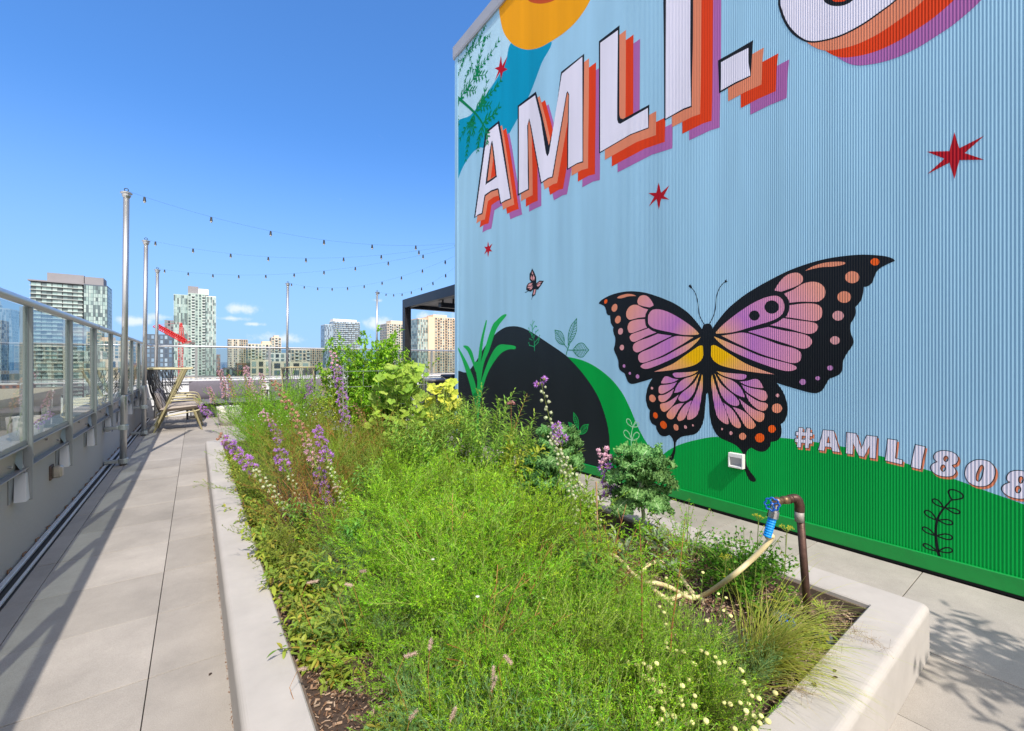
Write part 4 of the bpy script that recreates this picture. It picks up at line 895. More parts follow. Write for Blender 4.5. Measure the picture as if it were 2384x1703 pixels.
WHF = leafmat('white_petal', [(.75, .75, .72), (.66, .66, .62)], .2, .6)
TNP = leafmat('tan_plume', [(.46, .34, .25), (.55, .42, .34), (.38, .27, .21)], .2, .8)
UMB = leafmat('umbel_yellow', [(.55, .55, .04), (.45, .50, .05)], .2, .6)
DRP = leafmat('plum_foliage', [(.12, .045, .06), (.20, .08, .09), (.24, .13, .08)], .3, .6)

def feathery_mesh(n, h, spread, nl, nw, fm, sm, side=9, ns=11, root=None, name='foliage', lean=.85):
    fo = MB(); st = MB()
    for i in range(n):
        az = U(0, 2 * pi); r0 = spread * .35 * sqrt(rnd()); L = h * U(.7, 1.2); le = U(.03, lean) * (r0 / (spread * .35) * .6 + .4)
        pts = bend((r0 * cos(az), r0 * sin(az), 0), az + U(-.4, .4), L, le, U(.1, .7)); st.tube(pts, .0016, 3, False, r1=.0007)
        for k in range(side):
            t = .25 + .75 * (k + rnd()) / side; p, d = along(pts, min(t, .999)); q = (d + rv() * .85).normalized(); q.z = abs(q.z) * .8 + .15; ln = U(.05, .125) * (1.25 - t * .5)
            e = p + q * ln; st.tube([p, e], .0008, 3, False)
            for j in range(ns):
                u = .18 + .82 * (j + .5) / ns; fo.needle(p + (e - p) * u, (q * 1.1 + rv()).normalized(), nl * U(.6, 1.15) * (1.1 - u * .4), nw)
            for j in range(3): fo.needle(e, (q + rv() * .5).normalized(), nl, nw)
        for j in range(int(side * 1.6)):
            p, d = along(pts, U(.2, 1)); fo.needle(p, (d * .6 + rv()).normalized(), nl * 1.2, nw)
    a = fo.build(name, fm, root); b = st.build('stems', sm, root); return a, b
def protoplant(name, label, cat, group, loc=(0, 0, 0)): return empty(name, loc, 0, label, cat, group)
used = {}
def place(proto, x, y, s=1., rz=None, label=None, z=None, tilt=(0, 0)):
    zz = (soil_z(x, y) - .005) if z is None else z; rz = U(0, 6.28) if rz is None else rz
    if proto.name not in used:
        used[proto.name] = 1; proto.location = (x, y, zz); proto.rotation_euler = (tilt[0], tilt[1], rz); proto.scale = (s, s, s) if not isinstance(s, tuple) else s
        if label: proto['label'] = label
        return proto
    return dup(proto, (x, y, zz), rz, s, label, tilt)

# --- feathery bright mass (threadleaf) : the bulk of the bed
G1 = 'feathery bright green plants filling the middle of the planter'; LB1 = 'feathery bright green threadleaf plant in the dense middle mass of the planter'
FP = []
for i in range(4):
    r = protoplant('feathery_plant', LB1, 'plant', G1); feathery_mesh((74, 66, 60, 80)[i], (.50, .44, .47, .40)[i], .30, (.022, .019, .024, .018)[i], .0014, FEA if i % 2 else FEB, STG, 12, 14, r, lean=1.45); FP.append(r)
random.seed(5)
for j in range(7):
    for i in range(4 if j < 5 else 3):
        y = .98 + j * .46 + U(-.12, .12); x0 = .70 + max(0, y - 2.6) * .50; x1 = 1.90
        x = x0 + (x1 - x0) * (i + .5 + U(-.32, .32)) / (4 if j < 5 else 3)
        if y < 1.2 and x > 1.5: continue
        if x > 1.55 and y < 2.1 and rnd() < .35: continue
        s = U(.72, 1.05) * (.90 + .42 * exp(-((x - 1.25) ** 2 / .35 + (y - 2.7) ** 2 / 1.2))) * (.8 if i == 0 else 1) * (.62 if x > 1.5 and y < 2.1 else 1) * (.85 if y < 1.3 else 1)
        place(FP[(i * 3 + j * 5 + int(rnd() * 2)) % 4], x, y, (s, s, s * U(.8, 1.15)), tilt=(U(-.15, .15), U(-.15, .15)))
for (x, y, q) in ((.72, 1.02, .62), (.86, 1.30, .72), (.66, 1.42, .60), (.70, 1.85, .7), (.98, .90, .7)): place(FP[int(x * 50) % 4], x, y, q)
# finer moss-like lime plants in front
G2 = 'low soft lime plants at the near end of the planter'; LB2 = 'low soft lime green plant with tiny leaflets at the near end of the planter'
r = protoplant('soft_lime_plant', LB2, 'plant', G2); feathery_mesh(46, .26, .30, .010, .0013, FEB, STG, 12, 12, r)
for (x, y, s) in ((1.0, .86, 1.0), (1.22, .95, .95), (.86, 1.0, .9), (1.32, .8, .8), (1.52, 1.0, .9), (.74, .84, .8), (1.1, 1.15, 1.1), (1.4, 1.2, .9), (.95, .72, .7), (1.12, .74, .7)): place(r, x, y, s)
G3 = 'grey green feathery plants near the front left'; r = protoplant('grey_feathery_plant', 'grey green feathery plant at the front left edge of the lime mass', 'plant', G3)
feathery_mesh(40, .26, .32, .022, .0013, FEC, STG, 9, 10, r)
for (x, y, s) in ((.66, .92, 1.), (.78, .76, 1.), (.60, 1.25, .8), (1.62, .82, .7)): place(r, x, y, s)
RG = r
# tall reddish stems standing out of the mass
for k, (p0, p1, hh) in enumerate((((1508, 1640), (1508, 1290), .62), ((1556, 1610), (1640, 1260), .6), ((1345, 1400), (1372, 1270), .5))):
    b = atz(*p0, SZ + .02); b.x = min(b.x, 1.95); b.y = max(b.y, .75); root = protoplant('tall_wispy_plant', 'wispy plant with %s bare reddish stem in the right foreground' % ('an upright', 'a right-leaning', 'a short far')[k], 'plant', None, b)
    dd = (p1[0] - p0[0]) / 1000 * 1.2; right = Vector((C_, -S_, 0)); top = right * dd + Vector((S_, C_, 0)) * .10 + Vector((0, 0, hh)); pts = [Vector((0, 0, 0)), top * .35 + right * -.01, top * .7, top]
    mb = MB(); mb.tube(pts, .0042, 6, r1=.0015); mb.build('stem', STR, root); fo = MB()
    for i in range(90):
        p, d = along(pts, U(.35, 1)); q = (Z3 * .5 + rv()).normalized(); ln = U(.04, .10); e = p + q * ln
        for j in range(12): fo.needle(p + (e - p) * (j / 12), (q * .7 + rv()).normalized(), .018, .0010)
    fo.build('foliage', FEA, root)
# --- rear left feathery/olive mass
G4 = 'olive and rusty wispy plants in the back left of the planter'
r4 = protoplant('wispy_plant', 'olive wispy plant in the back left of the planter', 'plant', G4); feathery_mesh(38, .68, .45, .022, .0018, OLI, STG, 11, 11, r4)
r5 = protoplant('wispy_plant', 'rust coloured wispy plant in the back left of the planter', 'plant', 'rusty wispy plants in the back left of the planter'); feathery_mesh(30, .62, .38, .020, .0019, RUS, STR, 9, 9, r5)
for (x, y, s, k) in ((.62, 4.3, .8, 0), (.75, 3.8, .8, 1), (1.0, 4.3, .95, 0), (1.15, 4.8, .9, 1), (.66, 4.9, .75, 0), (.9, 5.3, .9, 1), (1.3, 5.4, 1.05, 0), (1.65, 5.2, 1.0, 0), (.62, 3.4, .7, 1), (.56, 2.9, .62, 0), (1.5, 4.5, .95, 1), (1.75, 4.7, .9, 0), (1.2, 3.95, .8, 0), (1.85, 5.6, 1.1, 1), (1.45, 6.0, 1.15, 0), (.75, 5.8, .8, 0), (1.05, 6.1, .9, 1), (2.0, 6.4, 1.0, 0)):
    place(r5 if k else r4, x, y, s * (1.1 if k else 1), tilt=(U(-.15, .15), U(-.15, .15)))
G5 = 'fine green shrubs at the far left corner of the planter'; r6 = protoplant('fine_green_shrub', 'bushy fine leaved green shrub at the far left corner of the planter', 'shrub', G5)
feathery_mesh(56, 1.02, .60, .024, .0022, FEA, STG, 14, 12, r6)
for (x, y, s) in ((.78, 6.6, .85), (.85, 7.3, .95), (.95, 6.9, 1.0), (.72, 5.9, .6), (1.3, 7.35, .9), (1.7, 7.3, .9), (.66, 6.2, .55), (.72, 7.0, .8), (.85, 6.5, .7)): place(r6, x, y, s)
random.seed(404)
r7 = protoplant('dry_stem_plant', 'thin brown dry stems sticking out of the green mass', 'plant', 'dry stems in the green mass'); mb = MB()
for k in range(12):
    pts = bend((U(-.05, .05), U(-.05, .05), 0), U(0, 6.28), U(.25, .52), U(.1, .7), U(.1, .8)); mb.tube(pts, .0016, 4, False)
    for q in range(3): p, d = along(pts, U(.4, .95)); mb.tube([p, p + (d + rv()).normalized() * U(.04, .1)], .0009, 3, False)
mb.build('stems', STR, r7)
for (x, y) in ((.9, 1.4), (1.3, 1.6), (1.7, 1.5), (1.1, 2.1), (1.6, 2.2), (1.9, 2.6), (1.4, 2.9), (1.8, 3.3), (.75, 3.2), (1.0, 3.9)): place(r7, x, y, U(.8, 1.1))
for (x, y, s_) in ((.62, 1.9, .8), (.85, 2.6, .85), (1.75, 1.75, .8), (1.35, 2.4, .9), (1.95, 1.9, .7), (.62, 2.45, .7), (1.0, 1.5, .8)): place(RG, x, y, s_)
HB = leafmat('herb_leaf', [(.10, .28, .04), (.18, .40, .06), (.28, .50, .07), (.08, .22, .04)], .35, .42)
for k, (x, y, h_) in enumerate(((1.55, 1.45, .34), (1.75, 2.35, .44), (1.1, 3.5, .46), (1.62, 3.0, .50), (.78, 2.75, .34), (1.86, 1.75, .28), (1.25, 4.0, .46), (.62, 3.3, .30))):
    random.seed(300 + k); root = protoplant('leafy_herb', 'broader leaved green herb rising through the feathery mass', 'plant', 'broader leaved herbs in the feathery mass', (x, y, soil_z(x, y))); st = MB(); lf = MB()
    for i in range(12):
        pts = bend((U(-.03, .03), U(-.03, .03), 0), U(0, 6.28), h_ * U(.75, 1.15), U(.05, .5), U(.1, .5)); st.tube(pts, .002, 4, False)
        for j in range(16): p, d = along(pts, .25 + .75 * j / 16); a = j * 1.9; o = Matrix.Rotation(a, 4, d) @ d.orthogonal().normalized(); lf.leaf(p, (o + d * .6).normalized(), Z3, U(.035, .065), U(.010, .020), .5, .25, 3)
    lf.build('leaves', HB, root); st.build('stems', STG, root)
# --- white flower sprinkle plant and pale button plant
BM_ = {}
def BALL(m):
    if m.name not in BM_:
        mb = MB(); mb.ball((0, 0, 0), 1, 10, 7); me = bpy.data.meshes.new('flower_head'); me.from_pydata(mb.v, [], mb.f); me.materials.append(m); me.polygons.foreach_set('use_smooth', [True] * len(me.polygons)); BM_[m.name] = me
    return BM_[m.name]
def button_plant(label, x, y, hh, n, rad, fr, mat_f, mat_l, name='button_flower_plant', stem=.0014):
    root = protoplant(name, label, 'plant', None, (x, y, soil_z(x, y) - .004)); st = MB(); fo = MB(); ends = []
    for i in range(n):
        az = U(0, 6.28); r0 = rad * .45 * sqrt(rnd()); pts = bend((r0 * cos(az), r0 * sin(az), 0), az, hh * U(.8, 1.15), U(.05, .5), U(.1, .5)); st.tube(pts, stem, 3, False)
        for j in range(16): p, d = along(pts, U(.1, .95)); fo.leaf(p, (d + rv()).normalized(), Z3, U(.012, .024), .005, .2, .2, 2)
        e = pts[-1]; ends.append(e)
    fo.build('foliage', mat_l, root); st.build('stems', STG, root); 
    for e in ends[:95]: o = bpy.data.objects.new('flower_head', BALL(mat_f)); col.objects.link(o); o.parent = root; o.location = e; z = fr * U(.75, 1.15); o.scale = (z, z, z * .75)
    return root
button_plant('plant dotted with pale yellow button flowers at the near end of the planter', 1.30, .76, .22, 80, .26, .0088, BTN, MID)
button_plant('smaller clump of pale yellow buttons beside the grass tuft', 1.66, .98, .28, 16, .2, .0075, BTN, MID)
button_plant('small yellow green flowering mound behind the white kerb on the left', .60, 4.55, .34, 80, .40, .005, UMB, EDG)
button_plant('white flecked bushy plant at the far end of the planter', 1.05, 6.3, .62, 90, .55, .008, WHF, MID)
for i, (px, py, c) in enumerate(((1265, 1395, WHF), (1112, 1392, WHF), (1008, 1305, WHF), (1170, 1055, WHF), (1080, 1075, WHF))):
    p = ray(px, py, (1.9, 1.55, 1.75, 3.3, 3.6)[i]); root = protoplant('small_white_flower', 'single small white flower, %s, above the green mass' % ('right of centre', 'low in the middle', 'left of centre', 'far right', 'far centre')[i], 'flower', 'white flowers dotted over the green mass', p)
    mb = MB()
    for k in range(9): a = k * .698; mb.leaf((0, 0, 0), Vector((cos(a), sin(a), .7)), Z3, .011, .004, .1, .1, 2)
    mb.build('petals', c, root); mb = MB(); mb.tube([(0, 0, 0), (.01, .01, -.12)], .0008, 4); mb.build('stem', STG, root)
# --- liatris spikes -------------------------------------------------------
HEADS = {}
def headmesh(kind, m):
    key = (kind, m.name)
    if key in HEADS: return HEADS[key]
    out = []
    for v in range(4):
        mb = MB(); mb.k = 1; mb.ball((0, 0, 0), .55, 7, 5)
        if kind != 'bud':
            mb.k = 0; d = Vector((0, 0, 1))
            for i in range(34 if kind == 'bloom' else 26): q = (d + rv() * 1.15).normalized(); mb.needle(q * .35, q, U(.8, 1.3) * (1 if kind == 'bloom' else .55), .12 if kind == 'bloom' else .2)
        else:
            mb.k = 1
            for i in range(8): q = rv(); q.z = abs(q.z); mb.needle(q * .45, q, .3, .12)
        me = bpy.data.meshes.new('flower_head'); me.from_pydata(mb.v, [], mb.f); me.materials.append(m); me.materials.append(m if kind != 'bloom' else CUP); me.polygons.foreach_set('material_index', mb.m)
        out.append(me)
    HEADS[key] = out; return out
def puthead(root, kind, m, p, d, r, name='flower_head'):
    o = bpy.data.objects.new(name, random.choice(headmesh(kind, m))); col.objects.link(o); o.parent = root
    o.location = p; q = d.normalized().to_track_quat('Z', 'Y'); o.rotation_mode = 'QUATERNION'; o.rotation_quaternion = q; o.scale = (r, r, r)
def liatris(bx, by, tip, label, states, h0=.12, r=.012, dens=1.0, leafy=True, curve=.05):
    """states: list of (t0,t1,kind,material)"""
    b = Vector((bx, by, soil_z(bx, by) - .01)); top = Vector(tip) - b
    root = protoplant('blazing_star', label, 'flower', 'tall blazing star flower spikes in the planter', b)
    side = Vector((-top.y, top.x, 0)).normalized() * U(-curve, curve); pts = [Vector((0, 0, 0)), top * .3 + Vector((0, 0, .04)) + side * .6, top * .65 + Vector((0, 0, .03)) + side, top]
    pts = [Vector(p) for p in opencurve([tuple(p) for p in pts], 5)]; L = top.length
    st = MB(); st.tube(pts, .003, 6, r1=.0015); st.build('stem', STG, root)
    if leafy:
        lf = MB()
        for i in range(int(L * 130)):
            p, d = along(pts, U(.02, .75)); lf.leaf(p, (rv() + d * .8).normalized(), Z3, U(.04, .09), .005, .5, .1, 2)
        lf.build('leaves', MID, root)
    for (t0, t1, kind, m) in states:
        n = max(2, int((t1 - t0) * L / .0150 * dens * min(1, .015 / r * 1.1)))
        for i in range(n):
            t = t0 + (t1 - t0) * (i + .5) / n; p, d = along(pts, t); a = i * 2.4; o = d.orthogonal().normalized(); q = Matrix.Rotation(a, 4, d) @ o
            rr = r * U(.9, 1.3) * (1 - .9 * max(0, t - .8)) * 1.38
            puthead(root, kind, m, p + q * rr * (U(1.0, 1.5) if kind != 'bud' else U(.7, 1.1)), q + d * .35, rr * (.85 if kind == 'bud' else 1), 'flower_bud' if kind == 'bud' else 'flower_head')
    return root
def N1(cx, cy): return (470 + cx / 3.608, 860 + cy / 3.608)
def N2(cx, cy): return (1000 + cx / 3.608, 860 + cy / 3.608)
def spike(base, tipc, d, label, states, **k):
    tip = ray(tipc[0], tipc[1], d); return liatris(base[0], base[1], tip, label, states, **k)
def spike2(bc, tc, dd, label, states, **k):
    bp = N1(*bc); tp = N1(*tc); b = atz(bp[0], bp[1], SZ); b.x = max(b.x, .36); d0 = b.x * S_ + b.y * C_
    return liatris(b.x, b.y, ray(tp[0], tp[1], d0 + dd), label, states, **k)
spike2((880, 1400), (150, 560), .55, 'blazing star leaning over the white kerb, nearest the walkway', [(.16, .60, 'bud', BUD), (.60, .92, 'bloom', PUR), (.92, 1, 'spent', SPT)], r=.0145)
spike2((780, 850), (500, 350), .35, 'blazing star second from the walkway with pink top and purple below', [(.45, .75, 'bloom', PUR), (.75, 1, 'spent', PNK)], r=.0135)
spike2((930, 1300), (632, 590), .30, 'short purple blazing star behind the yellow leaf, buds below', [(.08, .55, 'bud', BUD), (.60, .86, 'bloom', PUR), (.93, 1, 'bloom', PUR)], r=.0135)
spike2((640, 640), (400, 90), .3, 'tall blazing star with tan heads at the left of the flower group', [(.30, .62, 'spent', SPT), (.62, 1, 'spent', PNK)], r=.016)
spike2((1120, 1260), (600, 95), .45, 'very long blazing star, tan above and bright purple below', [(.10, .34, 'bloom', PUR), (.34, .52, 'bloom', PNK), (.52, 1, 'spent', SPT)], r=.0125)
spike2((1260, 1330), (965, 485), .3, 'short blazing star with white buds below its purple head', [(.10, .60, 'bud', BUD), (.62, 1, 'bloom', PUR)], r=.0135)
spike2((1290, 860), (1100, -150), .2, 'tallest blazing star with large purple heads in the centre', [(.20, .55, 'bloom', PUR), (.55, .85, 'bloom', PUR), (.85, 1, 'spent', PNK)], r=.0165, dens=.72, curve=.02)
spike2((1520, 800), (1275, 270), .3, 'brown faded blazing star right of the tallest purple one', [(.25, .95, 'spent', SPT)], r=.011, dens=1.2)
spike2((1630, 720), (1450, 140), .2, 'thin faded blazing star in front of the big leaved vine', [(.30, .6, 'spent', PNK), (.6, .98, 'spent', SPT)], r=.010)
spike2((1740, 640), (1570, 80), .1, 'dark faded blazing star against the squash leaves', [(.28, .98, 'spent', SPT)], r=.013, dens=1.2)
spike2((1030, 420), (1010, 60), .1, 'distant pink blazing star right of the far sofa', [(.55, 1, 'bloom', PNK)], r=.018)
spike2((950, 440), (905, 90), .1, 'distant purple blazing star over the plum foliage', [(.55, 1, 'bloom', PUR)], r=.018)
spike2((230, 430), (150, 10), .1, 'distant pink blazing star in front of the far sofa', [(.45, 1, 'bloom', PNK)], r=.018)
spike2((290, 420), (215, 50), .1, 'distant tan blazing star just right of the pink one by the sofa', [(.45, 1, 'spent', SPT)], r=.017)
spike2((450, 470), (370, -20), .1, 'distant tan and pink blazing star above the fine green shrub', [(.4, .7, 'spent', SPT), (.7, 1, 'bloom', PNK)], r=.018)
spike2((560, 470), (500, 40), .1, 'distant pink blazing star between the tan ones at the back', [(.5, 1, 'bloom', PNK)], r=.018)
spike2((60, 480), (-10, 310), .1, 'low purple blazing star beside the armchair leg', [(.4, 1, 'bloom', PUR)], r=.018)
spike2((110, 430), (60, 150), .1, 'pale pink blazing star against the sofa cushion', [(.5, 1, 'bloom', PNK)], r=.016)
spike2((930, 480), (880, 210), .1, 'purple blazing star low over the coffee table', [(.5, 1, 'bloom', PUR)], r=.016)
spike((2.16, 2.17), N2(930, 80), 2.95, 'tall budding blazing star with one purple tuft, in front of the mural', [(.1, .48, 'bud', BUD), (.48, .93, 'bud', BUD), (.93, 1, 'bloom', PUR)], r=.0165, dens=.7, curve=.01)
spike((2.05, 2.0), N2(1060, 455), 2.85, 'shorter budding blazing star with a few purple heads beside the kale', [(.2, .75, 'bud', BUD), (.80, 1, 'bloom', PUR)], r=.015)
spike((2.22, 1.9), N2(1010, 560), 2.8, 'pale budding blazing star leaning left beside the curly kale', [(.2, 1, 'bud', BUD)], r=.014)
spike((2.42, 2.02), N2(1455, 655), 3.0, 'purple blazing star between the two kale plants', [(.42, .78, 'bloom', PUR), (.78, 1, 'spent', PNK)], r=.019, curve=.01)
# wooden stake near it
q = atz(1393, 1290, SZ); st = MB(); st.tube([(0, 0, 0), (-.02, .0, .47)], .0055, 6); tag(st.build('plant_stake', mat('stake_wood', (.42, .25, .14), .8), loc=q), 'thin wooden stake left of the purple blazing star', 'stake')
q = atz(1674, 1345, SZ); st = MB(); st.bbox(-.012, -.006, 0, .012, .006, .20, .003); tag(st.build('plant_stake', mat('stake_grey', (.07, .07, .075), .7), loc=q), 'short dark grey stake beside the parsley', 'stake')
# --- kale
def kale(x, y, h, R, n, label, sd):
    random.seed(sd); root = protoplant('curly_kale', label, 'kale', 'curly kale plants by the right kerb', (x, y, soil_z(x, y) - .01))
    st = MB(); st.tube([(0, 0, 0), (.015, -.01, h * .3), (-.01, .0, h * .6), (0, 0, h * .78)], .014, 8, r1=.010)
    for k in range(30): a = U(0, 6.3); z = U(.05, .6) * h; st.ball((.014 * cos(a), .014 * sin(a), z), .006, 5, 3)
    st.build('stalk', mat('kale_stalk', (.36, .42, .28), .7, 0, 40, .2), root, True)
    for i in range(n):
        az = i * 2.4 + U(-.3, .3); el = .10 + 1.35 * (i / n); L = R * U(1.0, 1.3); z0 = h * (.82 - .40 * i / n)
        pts = bend((0, 0, z0), az, L * 1.25, el * .75, 1.9, 8, 0); lf = MB(); nu, nv = 26, 15; vs = []; ph = U(0, 6)
        for a in range(nu + 1):
            t = a / nu; p, d = along(pts, min(.2 + .8 * t, .999)); s = d.cross(Z3).normalized() if abs(d.z) < .99 else Vector((1, 0, 0)); nn = s.cross(d).normalized(); W = R * .62 * (sin(pi * min(1, t * .86 + .12)) ** .55)
            for b in range(nv + 1):
                v = 2 * b / nv - 1; e = abs(v) ** 1.3; f = sin(v * 19 + t * 31 + ph) * cos(t * 43 - v * 7 + ph * 2)
                fr = e * R * .20 * f + e * U(-.008, .008); g2 = sin(t * 60 + ph + v * 3) * e * R * .07
                vs.append(p + s * (v * W + g2 * .8 + U(-.002, .002)) + nn * (fr + e * W * .30 * (1 if el < .9 else -.2)) + d * (g2 + U(-.003, .003)))
        fs = [(a * (nv + 1) + b, a * (nv + 1) + b + 1, (a + 1) * (nv + 1) + b + 1, (a + 1) * (nv + 1) + b) for a in range(nu) for b in range(nv)]
        lf.mesh(vs, fs)
        # curled frills on the margin
        for k in range(620):
            a = random.randint(2, nu); b = random.choice((0, 0, 1, 2, nv, nv, nv - 1, nv - 2, random.randint(0, nv), random.randint(0, nv))); p = Vector(vs[a * (nv + 1) + b]); lf.leaf(p, rv(), rv(), .015, .013, .8, .7, 2, .15)
        lf.build('leaf', KAL, root); mr = MB(); mr.tube(pts, .0035, 5, r1=.001); mr.build('midrib', mat('kale_rib', (.50, .58, .38), .6), root)
    return root
kale(2.44, 1.83, .62, .165, 19, 'curly kale on a bare stalk, nearest the green hill and right kerb', 3)
kale(2.44, 2.66, .66, .165, 17, 'curly kale with one leaf stretched towards the mural, behind the budding spikes', 9)
kale(2.16, 2.5, .44, .18, 17, 'blue green curly kale low behind the lance leaved stems', 14)
# --- parsley
random.seed(31)
def parsley(x, y, R, h, n, label, m, name='parsley_plant', ls=.016):
    root = protoplant(name, label, 'plant', None, (x, y, soil_z(x, y))); fo = MB(); st = MB()
    for i in range(n):
        az = U(0, 6.28); pts = bend((.02 * cos(az), .02 * sin(az), 0), az, h * U(.6, 1.15), U(.05, 1.0), U(.2, .8)); st.tube(pts, .0013, 3, False)
        for k in range(7):
            p, d = along(pts, .55 + .45 * k / 7); q = (d + rv() * 1.1).normalized(); e = p + q * U(.015, .035)
            for c in range(3):
                dd = (q + rv() * .7).normalized()
                for a in (-.6, 0, .6):
                    s = Matrix.Rotation(a, 4, 'Z') @ dd; fo.leaf(e, s, Z3, ls * U(.8, 1.2), ls * .5, .3, .2, 2)
    fo.build('foliage', m, root); st.build('stems', STG, root); return root
parsley(2.33, 1.10, .3, .33, 120, 'dense dark green parsley clump around the standpipe', PAR)
parsley(2.50, 1.22, .2, .26, 60, 'smaller parsley clump between the standpipe and the right kerb', PAR)
parsley(2.28, 1.40, .2, .40, 60, 'lighter carrot leaved herb behind the parsley', FEA, 'carrot_top_plant', .010)
for k, (tp, d, lb) in enumerate((((1766, 1214), 2.1, 'yellow umbel flower head left of the standpipe'), ((1832, 1240), 2.02, 'yellow umbel flower head close to the standpipe'), ((1690, 1308), 2.05, 'lowest yellow umbel flower head beside the hose'))):
    t = ray(*tp, d); b = Vector((t.x - .03, t.y + .02, SZ)); root = protoplant('umbel_flower', lb, 'flower', 'yellow umbel flowers in the herbs', b); top = t - b
    mb = MB(); mb.tube([(0, 0, 0), top * .5 + Vector((.01, 0, 0)), top], .002, 5); fl = MB()
    for i in range(14):
        a = U(0, 6.28); r = .03 * sqrt(rnd()); e = top + Vector((r * cos(a), r * sin(a), .022)); mb.tube([top, e], .0007, 3, False)
        for j in range(7): fl.needle(e + rv() * .004, (Z3 + rv() * .5).normalized(), .006, .002)
    for i in range(3): p = top * U(.5, .85); q = (Z3 + rv() * .6).normalized(); mb.tube([p, p + q * .07], .001, 3, False); [fl.needle(p + q * .07, (Z3 + rv()).normalized(), .007, .002) for j in range(10)]
    mb.build('stem', STG, root); fl.build('flower_head', UMB, root)
# --- sage like grey leaves, seedling
def rosette(x, y, n, L, W, h, m, label, name, el0=.2, el1=1.2, droop=.5, z=None, group=None, tuft=1):
    root = protoplant(name, label, 'plant', group, (x, y, soil_z(x, y) if z is None else z)); lf = MB(); st = MB()
    for i in range(n):
        az = U(0, 6.28); r = U(0, .03) * tuft; hh = U(.1, 1) * h; p = Vector((r * cos(az), r * sin(az), hh)); el = U(el0, el1); a2 = az + U(-.4, .4)
        lf.leaf(p, Vector((cos(a2) * sin(el), sin(a2) * sin(el), cos(el))), Z3, L * U(.6, 1.1), W * U(.8, 1.1), droop, .25, 4)
        if i % 3 == 0: st.tube([(r * .3 * cos(az), r * .3 * sin(az), 0), p], .0014, 3, False)
    lf.build('leaves', m, root); st.build('stems', STG, root); return root
random.seed(77)
for k, (x, y, n, lb) in enumerate(((2.33, 1.62, 34, 'grey green broad leaved sage at the foot of the near kale'), (2.5, 1.50, 22, 'small sage clump against the right kerb'), (2.12, 1.72, 26, 'sage clump left of the near kale stalk'), (2.18, 1.42, 20, 'sage clump among the hose coils'))):
    rosette(x, y, n, .085, .028, .16, SAG, lb, 'sage_plant', group='sage plants near the hose', tuft=2.5)
rosette(2.47, .79, 46, .045, .007, .05, YEL, 'little yellow green seedling alone on the mulch in the near corner', 'seedling', .2, 1.3, tuft=1.4)
# --- lance leaved tall plants (milkweed) before the dark hill
def lance(x, y, h, label, sd, n=1, lean=(0, 0), m=None, L=.10, W=.012):
    random.seed(sd); root = protoplant('milkweed_plant', label, 'plant', 'lance leaved plants before the dark hill', (x, y, soil_z(x, y))); st = MB(); lf = MB()
    for s in range(n):
        az = U(0, 6.28) if n > 1 else atan2(lean[1], lean[0] + 1e-6); pts = bend((U(-.03, .03), U(-.03, .03), 0), az, h * (U(.72, 1.05) if n > 1 else 1), U(.03, .42), U(0, .5), 8); st.tube(pts, .003, 5, r1=.0015)
        for i in range(int(44 * h / .8)):
            t = .15 + .85 * (i / (44 * h / .8)); p, d = along(pts, min(t, .999)); a = i * 1.9; o = Matrix.Rotation(a, 4, d) @ d.orthogonal().normalized()
            lf.leaf(p, (o * .9 + d * (.5 + t * .6)).normalized(), Z3, L * U(.7, 1.15) * (1.15 - .5 * t), W, .7, .2, 4)
            if rnd() < .5: q = (o + d).normalized(); e = p + q * .05; lf.leaf(e, q, Z3, L * .5, W * .7, .5, .2, 3); st.tube([p, e], .001, 3, False)
    lf.build('leaves', m or YEL, root); st.build('stems', STR if n == 1 else STG, root); return root, pts
MLK = leafmat('milkweed_leaf', [(.20, .40, .04), (.32, .52, .06), (.15, .34, .04), (.46, .58, .10)], .45, .45)
lance(2.36, 3.4, 1.00, 'slender lance leaved stem standing alone before the dark hill', 1, m=MLK)
LN_ = [(2.24, 3.45, .88, 7, 'carrying the dark pink flower cluster', MLK), (2.36, 4.1, .86, 8, 'at the foot of the painted blade tuft', MLK), (2.0, 3.75, .74, 8, 'behind the feathery mass on the right', MLK),
  (2.02, 3.1, .66, 8, 'nearest the budding spikes', MLK), (2.35, 4.65, .78, 7, 'below the yellow squash leaves', MLK), (1.75, 3.4, .66, 7, 'rising from the feathery mass', MLK), (2.08, 2.8, .60, 7, 'with broad yellow leaves before the blue green kale', YEL),
  (2.5, 3.1, .62, 8, 'low beside the far kale', MLK), (2.05, 4.4, .70, 8, 'right of the faded spikes', OLI), (2.55, 3.6, .70, 8, 'overhanging the right kerb before the dark hill', MLK), (2.55, 4.2, .74, 8, 'overhanging the right kerb near the mural corner', MLK),
  (1.7, 4.0, .66, 7, 'between the faded spikes and the feathery mass', MLK), (2.3, 3.0, .58, 7, 'between the two far kale plants', MLK), (2.55, 5.0, .8, 8, 'against the wire cage', OLI), (2.58, 2.75, .46, 6, 'low over the right kerb behind the far kale', MLK), (2.2, 2.15, .40, 5, 'low between the budding spikes', MLK)]
for k, (x, y, h, n, lb, m) in enumerate(LN_): lance(x, y, h * 1.12, 'lance leaved clump ' + lb, 20 + k, n + 2, m=m, L=.13 if m is YEL else .12, W=.026 if m is YEL else .017)
p = ray(1190, 942, 3.75); root = protoplant('milkweed_flower', 'dark pink milkweed flower cluster before the dark hill', 'flower', None, p); fl = MB(); st = MB()
for i in range(60): q = rv(); q.z = abs(q.z); e = q * .034; st.tube([(0, 0, 0), e], .0007, 3, False); fl.ball(e, .0035, 5, 3)
st.tube([(0, 0, 0), (.01, .01, -.25)], .002, 4); st.build('stems', STR, root); fl.build('flower_heads', leafmat('dark_pink', [(.45, .14, .16), (.62, .32, .32)], .1), root)
